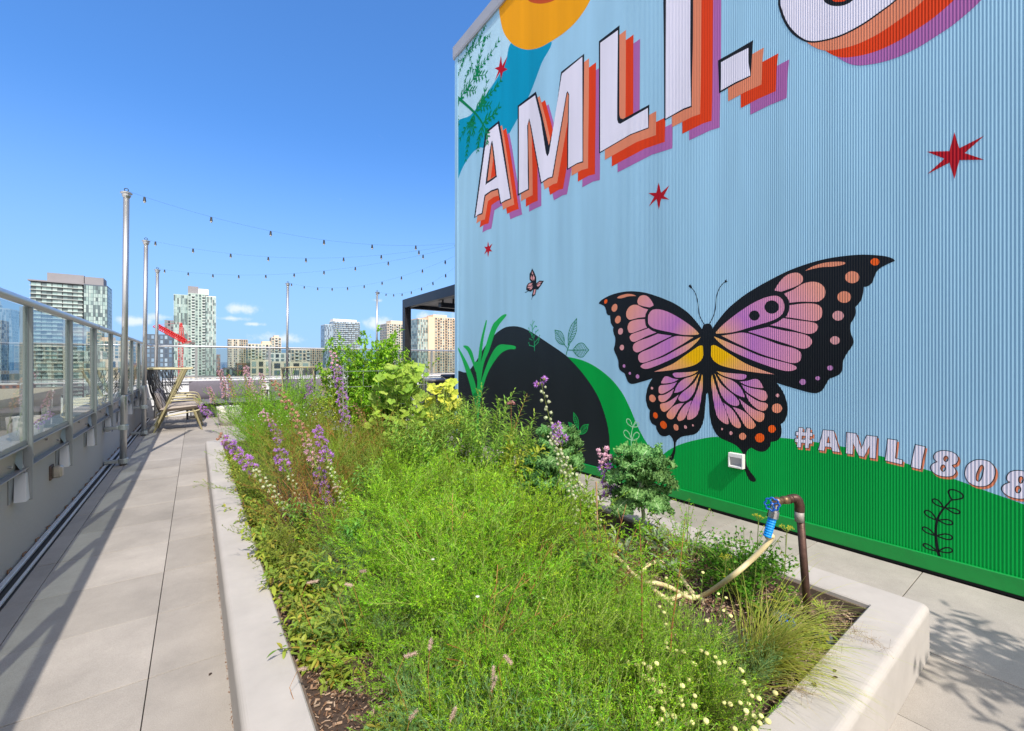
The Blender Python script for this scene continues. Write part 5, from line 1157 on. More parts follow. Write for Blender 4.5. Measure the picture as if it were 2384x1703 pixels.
# --- squash vine and trellis
def biglef(mb, p, d, nrm, R, m=11):
    d = d.normalized(); a = d.cross(nrm)
    if a.length < .01: a = d.orthogonal()
    a.normalize(); n = a.cross(d).normalized(); c = p + d * R * .55; vs = [c - n * R * .10]; K = 30; ph = U(0, 6)
    for k in range(K):
        t = 2 * pi * k / K; lob = 1 + .13 * cos(5 * t) + .05 * cos(13 * t + ph); r = R * lob * (1 - .55 * exp(-((abs(t - pi)) / .28) ** 2)); vs.append(c + (d * cos(t) + a * sin(t)) * r * .85 + n * (R * .10 * sin(3 * t + ph) + U(-.02, .02) * R))
    inner = [c + (v - c) * .55 + n * R * .05 * sin(k * 1.3) for k, v in enumerate(vs[1:])]
    vs += inner; fs = []
    for k in range(K): k2 = (k + 1) % K; fs += [(0, 1 + K + k, 1 + K + k2), (1 + K + k, 1 + k, 1 + k2, 1 + K + k2)]
    mb.mesh(vs, fs)
SQ = leafmat('squash_leaf', [(.32, .50, .05), (.42, .58, .08), (.22, .42, .05), (.50, .62, .12)], .45, .5); SQY = leafmat('squash_yellow', [(.70, .74, .08), (.60, .70, .09), (.78, .76, .12), (.44, .60, .08)], .45, .5)
def squash(cx, cy, rx, ry, z0, z1, n, R, m, label, sd):
    random.seed(sd); root = protoplant('squash_vine', label, 'vine', None, (cx, cy, SZ)); lf = MB(); st = MB()
    for i in range(n):
        a = U(0, 6.28); r = sqrt(rnd()); z = U(z0, z1) - SZ; k = 1 - .35 * (z / (z1 - SZ)) ** 2; p = Vector((rx * r * cos(a) * k, ry * r * sin(a) * k, z)); o = Vector((cos(a) * r, sin(a) * r - .6, .15)).normalized()
        lf_d = Vector((o.x + U(-.5, .5), o.y + U(-.3, .3), U(-.7, .15))); biglef(lf, p, lf_d, (Vector((-.25, -.9, .75)) + rv() * .55).normalized(), R * U(.6, 1.1)); st.tube([p, p * .9 + Vector((0, 0, -.1))], .003, 4, False)
    for i in range(6): a = U(0, 6.28); st.tube([(0, 0, 0), (rx * .3 * cos(a), ry * .3 * sin(a), (z1 - SZ) * .5), (rx * .5 * cos(a), ry * .5 * sin(a), (z1 - SZ) * .9)], .006, 5)
    lf.build('leaves', m, root); st.build('stems', STG, root)
squash(2.10, 5.15, .42, .42, .30, 1.40, 230, .074, SQ, 'big leaved green squash vine climbing right of the tall shrub', 41)
squash(2.44, 4.72, .22, .20, .60, 1.20, 60, .068, SQY, 'yellow squash leaves beside the mural corner', 42)
squash(1.95, 4.6, .3, .3, .22, .75, 60, .055, SQ, 'low squash foliage below the climbing vine', 43)
random.seed(50)
WIR = mat('galv_wire', (.55, .56, .57), .4, .8)
tr_ = empty('wire_trellis', (0, 0, 0), 0, 'welded wire trellis behind the squash vine', 'trellis'); mb = MB()
x = 1.55
while x < 2.62: mb.tube([(x, 5.62, SZ), (x, 5.62, 1.32)], .0022, 4); x += .2
for z in (.35, .6, .85, 1.1, 1.30): mb.tube([(1.5, 5.62, z), (2.62, 5.62, z)], .0022, 4)
mb.build('mesh_panel', WIR, tr_)
mb = MB(); mb.tube([(2.6, 5.62, SZ), (2.6, 5.62, 1.38)], .006, 6); mb.build('post', WIR, tr_); mb = MB(); mb.tube([(1.5, 5.62, SZ), (1.5, 5.62, 1.38)], .006, 6); mb.build('post', WIR, tr_)
cg = empty('plant_cage', (2.46, 4.95, SZ), 0, 'wire plant cage with rounded top beside the yellow squash', 'plant cage'); mb = MB()
for z in (.25, .5, .75, .9): mb.tube([(.14 * cos(a), .14 * sin(a), z) for a in [2 * pi * k / 16 for k in range(17)]], .002, 4)
mb.build('ring', WIR, cg); mb = MB()
for a in (0, 1.57, 3.14, 4.71): mb.tube([(.14 * cos(a), .14 * sin(a), 0), (.14 * cos(a), .14 * sin(a), .95)], .002, 4)
mb.tube([(-.14, 0, .95), (-.13, 0, 1.02), (-.08, 0, 1.05), (.08, 0, 1.05), (.13, 0, 1.02), (.14, 0, .95)], .004, 5); mb.build('wire_leg', WIR, cg)
# --- tall leafy shrubs at the back
def leafy(x, y, h, R, n, label, m, sd, LL=.06, W=.026, base=.25):
    random.seed(sd); root = protoplant('leafy_shrub', label, 'shrub', None, (x, y, SZ)); st = MB(); lf = MB()
    for i in range(n):
        az = U(0, 6.28); L = h * U(.6, 1.06); pts = bend((U(-.06, .06), U(-.06, .06), 0), az, L, U(.03, .30) * R / .4, U(-.1, .4), 8); st.tube(pts, .005, 5, r1=.0015)
        for k in range(13):
            p, d = along(pts, min(.999, base + (1 - base) * (k + rnd()) / 13)); q = (d * .7 + rv()).normalized(); q.z = q.z * .6 + .2; ln = U(.06, .17); e = p + q * ln; st.tube([p, e], .0016, 3, False)
            for j in range(13):
                u = p + (e - p) * (j + 1) / 13; v = (q * .5 + rv()).normalized(); lf.leaf(u, v, Z3, LL * U(.55, 1.1), W * U(.7, 1.1), .5, .25, 3)
    lf.build('foliage', m, root); st.build('stems', STG, root)
TOM = leafmat('shrub_leaf', [(.18, .42, .02), (.30, .56, .03), (.42, .64, .05), (.12, .32, .02)], .45, .42)
leafy(2.15, 6.3, 1.66, .5, 60, 'tallest leafy green shrub rising above the far railing', TOM, 61, .075, .034)
leafy(1.86, 6.65, 1.42, .5, 46, 'leafy green shrub left of the tallest one, in front of the blue tower', TOM, 62, .07, .032)
leafy(2.42, 6.1, 1.34, .46, 24, 'leafy shrub between the tallest shrub and the pergola', TOM, 63)
leafy(1.80, 5.7, .95, .45, 18, 'mid-height leafy shrub behind the tallest blazing star', TOM, 64)
leafy(1.45, 6.4, .95, .42, 14, 'yellowish leafy shrub with small leaves left of the tall shrubs', YEL, 65, .03, .014)
leafy(2.1, 5.75, 1.1, .45, 16, 'dark leafy shrub behind the squash vine', MID, 66)
leafy(1.45, 7.2, .7, .5, 14, 'plum coloured shrub in front of the far chair', DRP, 67, .04, .018)
# --- grasses
def grass(x, y, n, L, label, m, sd, lean=(0, 0), plume=0, w=.0016, sp=.05, el=(.1, 1.0), group=None):
    random.seed(sd); root = protoplant('grass_tuft', label, 'grass', group, (x, y, soil_z(x, y))); lf = MB(); pl = MB()
    for i in range(n):
        az = U(0, 6.28); e0 = U(*el) * .6; p = Vector((U(-sp, sp), U(-sp, sp), 0)); d = Vector((cos(az) * sin(e0) + lean[0], sin(az) * sin(e0) + lean[1], cos(e0))).normalized(); l = L * U(.5, 1.1); pts = [p]; v = d.copy(); k = 7
        for j in range(k): pts.append(pts[-1] + v * l / k); v = (v + Vector((0, 0, -U(.10, .32)))).normalized()
        s = v.cross(Z3).normalized() if v.cross(Z3).length > .01 else Vector((1, 0, 0)); vs = []
        for j, q in enumerate(pts): ww = w * (1 - (j / k) ** 2) + .0002; vs += [q - s * ww, q + s * ww]
        lf.mesh(vs, [(2 * j, 2 * j + 1, 2 * j + 3, 2 * j + 2) for j in range(k)])
        if i < plume:
            pl = MB()
            for j in range(46): q = pts[-1].lerp(pts[-3], rnd()); r = rv(); e = q + r * U(.01, .045); pl.tube([q, e], .00035, 3, False); pl.needle(e, r, .005, .0012)
            pl.build('seed_plume', leafmat('plume_brown', [(.28, .20, .14), (.40, .30, .2)], .2), root)
    lf.build('blades', m, root)
    return root
grass(1.80, .80, 420, .40, 'golden green grass tuft spilling over the near end of the kerb', GRS, 71, (.22, -.34), 0)
grass(1.92, .83, 46, .72, 'thin wiry grass with brown plumes leaning over the kerb corner', GRS, 72, (.85, -.42), 7, w=.0009)
grass(1.62, .80, 40, .50, 'wispy grass stems hanging over the near kerb face', GRS, 73, (.35, -.8), 4, w=.0009)
for k, (x, y, n, L) in enumerate(((1.2, 4.5, 260, .6), (1.45, 4.9, 260, .65), (1.55, 4.2, 220, .55), (1.0, 3.7, 160, .42), (1.3, 5.1, 200, .6), (.85, 3.1, 130, .32))):
    grass(x, y, n, L, 'upright green grass tuft among the blazing stars', GRG, 80 + k, (-.05, -.05), 0, .0022, .10, (.05, .7), 'green grass tufts among the blazing stars')
# tan fuzzy seed heads poking out
for i, (px, py, d, a) in enumerate(((728, 1355, 1.72, .2), (812, 1362, 1.68, -.2), (845, 1330, 1.85, .1), (1002, 1500, 1.32, 1.4), (955, 1525, 1.35, .3), (962, 1665, 1.22, .9), (1055, 1662, 1.2, 1.2), (1148, 1567, 1.3, 1.5), (1182, 1535, 1.3, -.9), (704, 1558, 1.5, .1), (1150, 1590, 1.28, 1.2), (780, 1135, 2.5, .3))):
    p = ray(px, py, d); root = protoplant('seed_head', 'tan fuzzy seed head poking from the lime foliage', 'seed head', 'tan fuzzy seed heads over the lime foliage', p); mb = MB(); ax = Vector((cos(a) * C_, -cos(a) * S_, sin(a))).normalized(); L = U(.022, .045)
    for j in range(170): q = ax * U(-.5, .5) * L; r = rv(); mb.needle(q + r * .003, (r + ax * .3).normalized(), .0055, .0009)
    mb.tube([ax * -L * .5, ax * L * .5], .0035, 6); mb.build('bristles', TNP, root); mb = MB(); mb.tube([ax * -L * .5, ax * -L * .5 - ax * .03 + Vector((0, 0, -.06)), Vector((0, 0, -.2))], .0009, 4); mb.build('stem', STR, root)
# --- edging plants along the left kerb
random.seed(90); G6 = 'low leafy edging plants inside the left kerb'; ED = []
for v in range(5):
    r = protoplant('edging_plant', 'low leafy yellow green edging plant just inside the left kerb', 'plant', G6); lf = MB(); st = MB()
    for s in range(13):
        az = U(0, 6.28); pts = bend((U(-.05, .05), U(-.05, .05), 0), az, U(.05, .20), U(.1, 1.0), U(0, .5), 5); st.tube(pts, .0016, 3, False)
        for j in range(12):
            p, d = along(pts, min(.999, (j + 1) / 12)); a = (j % 2) * pi + (j // 2) * 1.57; o = Matrix.Rotation(a, 4, d) @ d.orthogonal().normalized(); lf.leaf(p, (o + d * .5).normalized(), Z3, U(.028, .052) * (1 if v < 3 else 1.2), U(.012, .019), .35, .3, 3)
    lf.build('leaves', EDG, r); st.build('stems', STG, r); ED.append(r)
y = .72; i = 0
while y < 6.6:
    if y < 1.72:
        if not (1.20 < y < 1.30 or 1.44 < y < 1.56): place(ED[i % 5], .40 + U(-.03, .06), y, U(.7, 1.0)); i += 1
        y += .20
    else:
        for c in range(2 if y < 3.2 else 1): place(ED[i % 5], .39 + U(-.03, .05) + c * .12, y + U(-.03, .03), U(.85, 1.25)); i += 1
        y += .13
for (x, y) in ((.56, 1.35), (2.55, 1.75), (2.5, 2.4), (2.52, 2.9), (2.5, 3.6), (2.1, 1.9), (2.15, .86), (2.2, .78), (1.98, 2.3)):
    place(ED[i % 5], x, y, U(.8, 1.2), label='low leafy edging plant under the taller plants away from the left kerb'); i += 1
# --- a potted tree behind the photographer gives the dappled shade on the right deck
def small_tree():
    root = empty('potted_tree', (2.62, -1.75, 0), 0, 'small potted tree just outside the lower right corner of the view', 'tree'); random.seed(99)
    mb = MB(); mb.lathe([(.2, 0), (.25, .02), (.3, .5), (.27, .5), (.25, .44), (.02, .44)], n=20); mb.build('pot', DG, root, True)
    mb = MB(); mb.tube([(0, 0, .44), (.02, .01, 1.2), (0, 0, 2.1)], .03, 8, r1=.015); lf = MB()
    for i in range(110):
        p = Vector((0, 0, U(1.1, 2.1))); q = rv(); q.z = abs(q.z) * .7; e = p + q * U(.35, .8); mb.tube([p, e], .008, 4, False, r1=.002)
        for j in range(26): u = p.lerp(e, U(.3, 1)) + rv() * .08; lf.leaf(u, rv(), Z3, .09, .03, .4, .2, 3)
    mb.build('trunk', mat('bark', (.12, .08, .05), .9), root); lf.build('crown', MID, root)
small_tree()
# ================================================================ STANDPIPE, VALVES, HOSE
RUSTP = mat('rusty_pipe', (.085, .045, .034), .5, .55, 30, .35, .15, 60); BRASS = mat('old_brass', (.20, .13, .075), .45, .7, 25, .3); BLU = mat('valve_blue', (.004, .09, .42), .32, .1, 40, .25); CHR = mat('chrome_nut', (.7, .7, .7), .15, 1)
HBL = mat('hose_sleeve_blue', (.0, .26, .75), .4); HOS = mat('hose_beige', (.66, .54, .30), .5, 0, 14, .1)
pb = atz(1887, 1487, SZ); R_ = Vector((C_, -S_, 0)); F_ = Vector((S_, C_, 0))
sp_ = empty('standpipe', pb, 0, 'rusty brown standpipe with a blue handled tap at its top', 'standpipe')
top = -R_ * .050 + Vector((0, 0, .600)); el = top + Vector((0, 0, .028)) - R_ * .012
mb = MB(); mb.tube([(0, 0, -.05), top], .0155, 16); mb.build('riser', RUSTP, sp_, True)
mb = MB(); mb.tube([top - Vector((0, 0, .075)), top - Vector((0, 0, .03))], .0185, 16); mb.tube([(0, 0, .03), (0, 0, .06)], .0185, 16); mb.build('label_band', mat('band_grey', (.30, .27, .25), .6, .3), sp_, True)
e1 = el - R_ * .070 + F_ * -.02; arc = opencurve([tuple(top - Vector((0, 0, .03))), tuple(top), tuple(el), tuple(el - R_ * .025), tuple(el.lerp(e1, .6))], 5)
mb = MB(); mb.tube(arc, [.0195] * 9 + [.0185] * (len(arc) - 9), 16); mb.build('elbow', RUSTP, sp_, True)
v0 = el - R_ * .115 - F_ * .03 + Vector((0, 0, -.004))
mb = MB(); mb.tube([e1 + R_ * .02, e1 - R_ * .008], .018, 8); mb.tube([e1, v0], .014, 12); mb.ball(v0 + R_ * .008, .021, 10, 8); mb.build('tap_body', BRASS, sp_, True)
def wheel(c, axis, R, parent, n=8):
    axis = axis.normalized(); M = axis.to_track_quat('Z', 'Y').to_matrix().to_4x4(); mb = MB()
    pts = []
    for k in range(65): a = 2 * pi * k / 64; r = R * (1 + .10 * cos(n * a)); pts.append(c + (M @ Vector((r * cos(a), r * sin(a), 0))))
    mb.tube(pts, R * .15, 8)
    for k in range(4): a = pi / 2 * k + .4; mb.tube([c, c + (M @ Vector((R * cos(a), R * sin(a), 0)))], R * .12, 6)
    mb.tube([c - axis * R * .2, c + axis * R * .2], R * .3, 12); o = mb.build('handwheel', BLU, parent, True)
    mb = MB(); mb.tube([c - axis * .045, c + axis * R * .28], R * .12, 8); mb.build('wheel_nut', mat('nut_steel', (.5, .48, .45), .3, .9), parent)
hd = (-R_ * .55 - F_ * .83).normalized(); hc = v0 + hd * .042 - R_ * .012; wheel(hc, hd, .0265, sp_)
n0 = v0 + Vector((0, 0, -.012)); n1 = n0 + Vector((0, 0, -.058)) - R_ * .012
mb = MB(); mb.tube([n0, n0.lerp(n1, .5), n0.lerp(n1, .51), n1], [.018, .018, .023, .023], 12); mb.build('coupling', CHR, sp_)
hose = empty('garden_hose', pb, 0, 'beige garden hose hanging from the tap and coiling in the plants', 'hose')
s1 = n1 + Vector((0, 0, -.085)) - R_ * .024
mb = MB(); pts = [n1.lerp(s1, k / 24) for k in range(25)]; mb.tube(pts, [.0175 if k % 3 else .0155 for k in range(25)], 12); mb.build('sleeve', HBL, hose)
def wp(px, py, z): return tuple(atz(px, py, z) - pb)
h1 = [tuple(s1), tuple(ray(1797, 1250, 1.92) - pb), tuple(ray(1778, 1275, 1.93) - pb), tuple(ray(1745, 1308, 1.95) - pb), tuple(ray(1700, 1345, 1.97) - pb), wp(1642, 1384, .215), wp(1605, 1392, .205), wp(1560, 1368, .21), wp(1527, 1358, 0.27), wp(1490, 1352, 0.26), wp(1444, 1305, 0.27), wp(1416, 1290, 0.26), wp(1360, 1275, 0.24)]
mb = MB(); mb.tube(opencurve(h1, 10), .0115, 12); mb.tube(opencurve([wp(1490, 1335, .21), wp(1515, 1312, .24), wp(1545, 1310, .23), wp(1575, 1330, .21), wp(1605, 1372, .22), wp(1625, 1395, .2)], 8), .0115, 10)
mb.tube(opencurve([wp(1640, 1400, .2), wp(1600, 1382, .2), wp(1560, 1395, .2), wp(1530, 1380, .22), wp(1480, 1340, .21)], 8), .0115, 10); mb.build('tube', HOS, hose, True)
# lower branch valve
lv = Vector((0, 0, .10)); mb = MB(); a = lv; b = lv - R_ * .085 + F_ * .0 + Vector((0, 0, -.005)); mb.tube([a, b], .015, 12); mb.ball(b, .02, 8, 6); mb.tube([(0, 0, .065), (0, 0, .135)], .021, 14); mb.build('branch', RUSTP, sp_, True)
wheel(b + hd * .04 - R_ * .02, (hd + Vector((0, 0, .35))), .0265, sp_)
q = atz(1800, 1462, SZ); fb = empty('irrigation_timer', q, 0, 'black round irrigation timer half hidden left of the lower blue valve', 'timer')
mb = MB(); M = Matrix.Rotation(1.2, 4, 'X'); mb.lathe([(.03, -.03), (.042, -.025), (.042, .025), (.03, .03)], (0, 0, .05), 18, M); mb.build('body', BLK, fb, True); mb = MB(); mb.lathe([(.030, .031), (.030, .034), (.02, .036)], (0, 0, .05), 18, M); mb.build('dial', mat('dial_grey', (.25, .25, .26), .4), fb)
q = atz(1915, 1488, SZ + .015); mb = MB(); mb.bbox(-.05, -.04, 0, .05, .04, .012, .004); o = mb.build('slate_piece', mat('slate_dark', (.07, .08, .09), .6, 0, 20, .2), loc=q); o.rotation_euler = (.15, -.1, .5); tag(o, 'flat dark slate piece at the foot of the standpipe', 'stone')
q = atz(1812, 1535, SZ + .02); mb = MB(); mb.bbox(-.15, -.012, -.02, .15, .012, .022, .003); o = mb.build('wood_batten', mat('grey_wood', (.30, .22, .17), .85, 0, 20, .2), loc=q); o.rotation_euler = (0, 0, 1.9); tag(o, 'short weathered wood batten edging the grass tuft', 'wood strip')
# ================================================================ CITY
GZ = -46.0
def citymat(name, cols, rough=.25, metal=0.):
    if name in MATS: return MATS[name]
    m, nt, b = newmat(name); N = nt.nodes; L = nt.links
    g = N.new('ShaderNodeNewGeometry'); r = N.new('ShaderNodeValToRGB'); r.color_ramp.interpolation = 'CONSTANT'; e = r.color_ramp.elements
    while len(e) < len(cols): e.new(.5)
    for i, c in enumerate(cols): e[i].position = i / len(cols); e[i].color = (*c, 1)
    oi = N.new('ShaderNodeObjectInfo'); ad = N.new('ShaderNodeMath'); ad.operation = 'ADD'; fr = N.new('ShaderNodeMath'); fr.operation = 'FRACT'
    L.new(g.outputs['Random Per Island'], ad.inputs[0]); L.new(oi.outputs['Random'], ad.inputs[1]); L.new(ad.outputs[0], fr.inputs[0])
    L.new(fr.outputs[0], r.inputs[0]); L.new(r.outputs[0], b.inputs['Base Color']); b.inputs['Roughness'].default_value = rough; b.inputs['Metallic'].default_value = metal
    MATS[name] = m; return m
GL_GREEN = citymat('green_glazing', [(.12, .17, .18), (.28, .40, .39), (.36, .48, .46), (.10, .14, .15), (.32, .43, .42), (.42, .52, .50), (.17, .24, .25), (.36, .46, .45)], .25)
GL_BLUE = citymat('blue_glazing', [(.10, .15, .22), (.16, .25, .36), (.30, .40, .50), (.07, .10, .15), (.22, .32, .44)], .2)
GL_DARK = citymat('dark_glazing', [(.05, .07, .09), (.09, .12, .14), (.14, .20, .22), (.03, .04, .05), (.20, .27, .28)], .2)
GL_MIX = citymat('mixed_glazing', [(.07, .10, .11), (.18, .26, .26), (.05, .06, .07), (.30, .38, .37), (.12, .17, .18)], .2)
def wm(n, c, r=.8): return mat(n, c, r, 0, .15, .06)
CREAM = wm('cream_wall', (.62, .56, .44)); TAN = wm('tan_wall', (.48, .38, .28)); PEACH = wm('peach_wall', (.72, .55, .40)); BEIGE = wm('beige_wall', (.60, .52, .42)); WHIT = wm('white_wall', (.70, .70, .66))
SLATE = wm('slate_wall', (.09, .12, .16)); GRN = wm('pale_green_wall', (.42, .52, .48)); GREY = wm('mechanical_grey', (.26, .25, .27)); BRN = wm('brick_brown', (.20, .11, .08)); SLBW = wm('slab_white', (.52, .56, .55)); DKG = wm('charcoal_wall', (.07, .075, .08)); RBR = wm('red_brick', (.28, .12, .08))
def tower(label, Y, x0, x1, yt, dep, fh, style, wall, glz, top=None, bay=3.0, pent=None, cat='tower', name='apartment_tower', maxrows=40, crown=0, group=None):
    A = aty(x0, yt, Y); B = aty(x1, yt, Y); zt = (A.z + B.z) / 2; X0, X1 = A.x, B.x; side = 1 if (x0 + x1) / 2 < 455 else -1
    root = empty(name, (X0, Y, GZ), 0, label, cat, group); w = X1 - X0; h = zt - GZ
    mb = MB(); mb.box(0, 0, 0, w, dep, h); mb.build('wall', wall, root)
    rows = min(maxrows, int((h - .8) / fh)); nb = max(2, int(round(w / bay))); bw = w / nb; nd = max(2, int(round(dep / bay))); bd = dep / nd
    sx = w + .12 if side > 0 else -.12
    for r in range(rows):
        z1 = h - .9 - r * fh; z0 = z1 - fh * (.72 if style != 'curtain' else .94); mb = MB()
        for i in range(nb):
            if style == 'stripe' and i % 3 == 2: continue
            if style == 'punched' and i % 2 == 1 and nb > 4: pass
            f0, f1 = (.04, .96) if style in ('curtain', 'slab') else ((.18, .82) if style != 'stripe' else (.1, .9))
            n = 2 if style in ('curtain', 'slab') else 1
            for k in range(n):
                a = (i + f0 + (f1 - f0) * k / n) * bw; b = (i + f0 + (f1 - f0) * (k + 1) / n) * bw - .08
                mb.face(((a, -.10, z0), (b, -.10, z0), (b, -.10, z1), (a, -.10, z1)))
        for i in range(nd):
            f0, f1 = (.04, .96) if style in ('curtain', 'slab') else (.2, .8)
            a = (i + f0) * bd; b = (i + f1) * bd; q = ((sx, a, z0), (sx, b, z0), (sx, b, z1), (sx, a, z1)); mb.face(q if side > 0 else q[::-1])
        wr = mb.build('window_row', glz, root)
        if style == 'slab':
            mb = MB(); mb.box(-.3, -1.5, z0 - fh * .16, w + (.3 if side > 0 else 0), -.12, z0 - fh * .03); mb.build('balcony_slab', SLBW, root)
        if style == 'balcony' and r % 1 == 0:
            mb = MB()
            for i in range(nb):
                if i % 3 == 1: mb.box((i + .05) * bw, -1.3, z0 - .3, (i + .95) * bw, -.12, z0 + .75)
            mb.build('balcony', SLBW if wall is not PEACH else TAN, root)
    if crown: mb = MB(); mb.box(-1.2, -1.6, h, w + 1.2, dep + .5, h + crown); mb.build('cornice', GREY, root)
    if pent:
        for (a, b, ph, m_) in pent: mb = MB(); mb.box(w * a, dep * .15, h + crown, w * b, dep * .8, h + crown + ph); mb.build('penthouse', m_, root)
    return root
tower('broad glass tower with white balcony lines and dark cornice, far left', 480, 71, 193, 659, 26, 3.1, 'slab', DKG, GL_GREEN, crown=1.0, pent=[(.28, 1.0, 7, GREY)], bay=6)
tower('narrower gridded glass wing joined to the right of the broad balcony tower', 478, 195, 250, 664, 24, 3.1, 'curtain', SLATE, GL_GREEN, pent=[(0, .8, 6.5, GREY)], bay=2.6)
tower('pale green glass high-rise behind the red crane', 570, 404, 437, 686, 30, 3.1, 'curtain', GRN, GL_GREEN, bay=3.2)
tower('gridded balcony middle bay of the pale green high-rise', 568, 437.3, 478, 684, 28, 3.1, 'balcony', GRN, GL_MIX, pent=[(.0, .6, 8, GREY), (.6, 1.2, 6, WHIT)], bay=3.2)
tower('right-hand pale wing of the green glass high-rise', 570, 478.3, 503, 690, 30, 3.1, 'curtain', WHIT, GL_GREEN, bay=3.4)
tower('dark blue framed block with square windows left of the crane', 400, 340, 402, 779, 24, 3.3, 'punched', SLATE, GL_BLUE, bay=2.6, name='office_block')
tower('grey slab showing behind the dark blue block', 620, 383, 404, 746, 20, 3.2, 'punched', GREY, GL_DARK, name='office_block')
tower('tan tower with vertical brown stripes', 700, 531, 561, 790, 20, 3.1, 'stripe', BEIGE, GL_DARK, bay=2.0)
tower('brown tower side touching the tan striped tower', 702, 561.5, 577, 791, 20, 3.1, 'punched', TAN, GL_DARK, bay=2.5)
tower('long cream apartment block in the middle distance', 520, 577, 634, 801, 20, 3.1, 'balcony', CREAM, GL_DARK, pent=[(.6, .95, 3, PEACH)], name='apartment_block', cat='building')
tower('cream tower with dark bays above the long cream block', 560, 632, 655, 786, 16, 3.1, 'balcony', BEIGE, GL_DARK, pent=[(.3, .8, 2.4, BEIGE)])
tower('white stepped block in front of the cream buildings', 330, 627, 676, 822, 18, 3.3, 'punched', WHIT, GL_DARK, bay=3.2, name='apartment_block', cat='building')
tower('low cream block with green windows behind the far railing', 240, 583, 632, 838, 20, 3.3, 'punched', CREAM, GL_MIX, bay=3.4, name='apartment_block', cat='building')
tower('low cream block right of the white stepped one', 235, 634, 722, 842, 20, 3.4, 'punched', CREAM, GL_MIX, bay=4.2, name='apartment_block', cat='building')
tower('beige block with balconies right of the railing pole', 420, 677, 722, 814, 18, 3.1, 'balcony', BEIGE, GL_DARK, name='apartment_block', cat='building')
tower('brown tower just left of the blue banded tower', 640, 722, 752, 810, 18, 3.1, 'punched', TAN, GL_DARK)
tower('tan block half hidden by the tall shrub', 180, 726, 800, 858, 16, 3.3, 'stripe', TAN, GL_DARK, name='apartment_block', cat='building')
tower('blue glass tower with white bands and a curved top', 700, 777, 838, 749, 28, 3.2, 'slab', WHIT, GL_BLUE, pent=[(.0, .9, 3.5, WHIT)], bay=4)
tower('bluer left wing of the banded glass tower', 702, 756, 776.6, 756, 26, 3.2, 'curtain', SLBW, GL_BLUE, bay=3)
tower('cream gridded tower behind the pergola column', 500, 901, 973, 755, 24, 3.0, 'balcony', BEIGE, GL_DARK, pent=[(.15, .6, 4, BEIGE)], bay=2.9)
tower('peach faced tower with teal glass edge seen through the pergola', 430, 973, 997, 742, 26, 3.0, 'curtain', PEACH, GL_GREEN, bay=2.8)
tower('blank peach fin wall of the tower beside the mural corner', 428, 997.3, 1012, 738, 26, 3.0, 'none', PEACH, GL_DARK, maxrows=0)
tower('peach balcony tower right against the mural corner', 430, 1012.3, 1064, 740, 26, 3.0, 'balcony', PEACH, GL_MIX, pent=[(0, .6, 3, PEACH)], bay=3)
tower('small reddish block at the foot of the green high-rise', 430, 505, 513, 826, 12, 3.2, 'punched', RBR, GL_DARK, name='office_block', cat='building')
tower('low dark glass block under the tan towers', 300, 521, 560, 857, 16, 3.4, 'curtain', DKG, GL_DARK, name='office_block', cat='building')
tower('dark brown block under the cream block', 260, 552, 584, 846, 14, 3.4, 'punched', BRN, GL_DARK, name='office_block', cat='building')
tower('pale blue glass sliver tower at the extreme left edge', 700, -40, 2, 745, 25, 3.2, 'curtain', SLBW, GL_BLUE)
# low city carpet: every block its own object
random.seed(21); BW = [BRN, TAN, CREAM, GREY, WHIT, RBR, BEIGE, DKG]; BN = ['brown', 'tan', 'cream', 'grey', 'white', 'red brick', 'beige', 'charcoal']
for i in range(64):
    Y = 70 + 640 * (i / 64) ** 1.3; X = U(-1.0, .75) * Y * (1.0 if i % 3 else .6)
    if -26 < X < 40 and Y < 90: continue
    w = U(14, 34); d = U(12, 30); h = U(12, 36) if Y < 350 else U(14, 47)
    k = i % 8; root = empty('low_building', (X, Y, GZ), 0, 'low %s city block in the sea of roofs beyond the railing' % BN[k], 'building', 'low %s city blocks' % BN[k])
    mb = MB(); mb.box(0, 0, 0, w, d, h); mb.build('wall', BW[k], root)
    mb = MB(); mb.box(-.3, -.3, h, w + .3, d + .3, h + .7); mb.build('roof', mat('roof_pale', (.42, .40, .38), .9, 0, .2, .2) if i % 2 else GREY, root)
    for r in range(int(h / 3.6)):
        mb = MB(); z = h - 2.6 - r * 3.6; n = int(w / 3.5)
        for c in range(n): mb.face(((c * 3.5 + .8, -.08, z), (c * 3.5 + 2.6, -.08, z), (c * 3.5 + 2.6, -.08, z + 1.8), (c * 3.5 + .8, -.08, z + 1.8)))
        sx = w + .08 if X < 0 else -.08
        for c in range(int(d / 3.5)):
            q = ((sx, c * 3.5 + .8, z), (sx, c * 3.5 + 2.6, z), (sx, c * 3.5 + 2.6, z + 1.8), (sx, c * 3.5 + .8, z + 1.8)); mb.face(q if X < 0 else q[::-1])
        mb.build('window_row', GL_DARK, root)
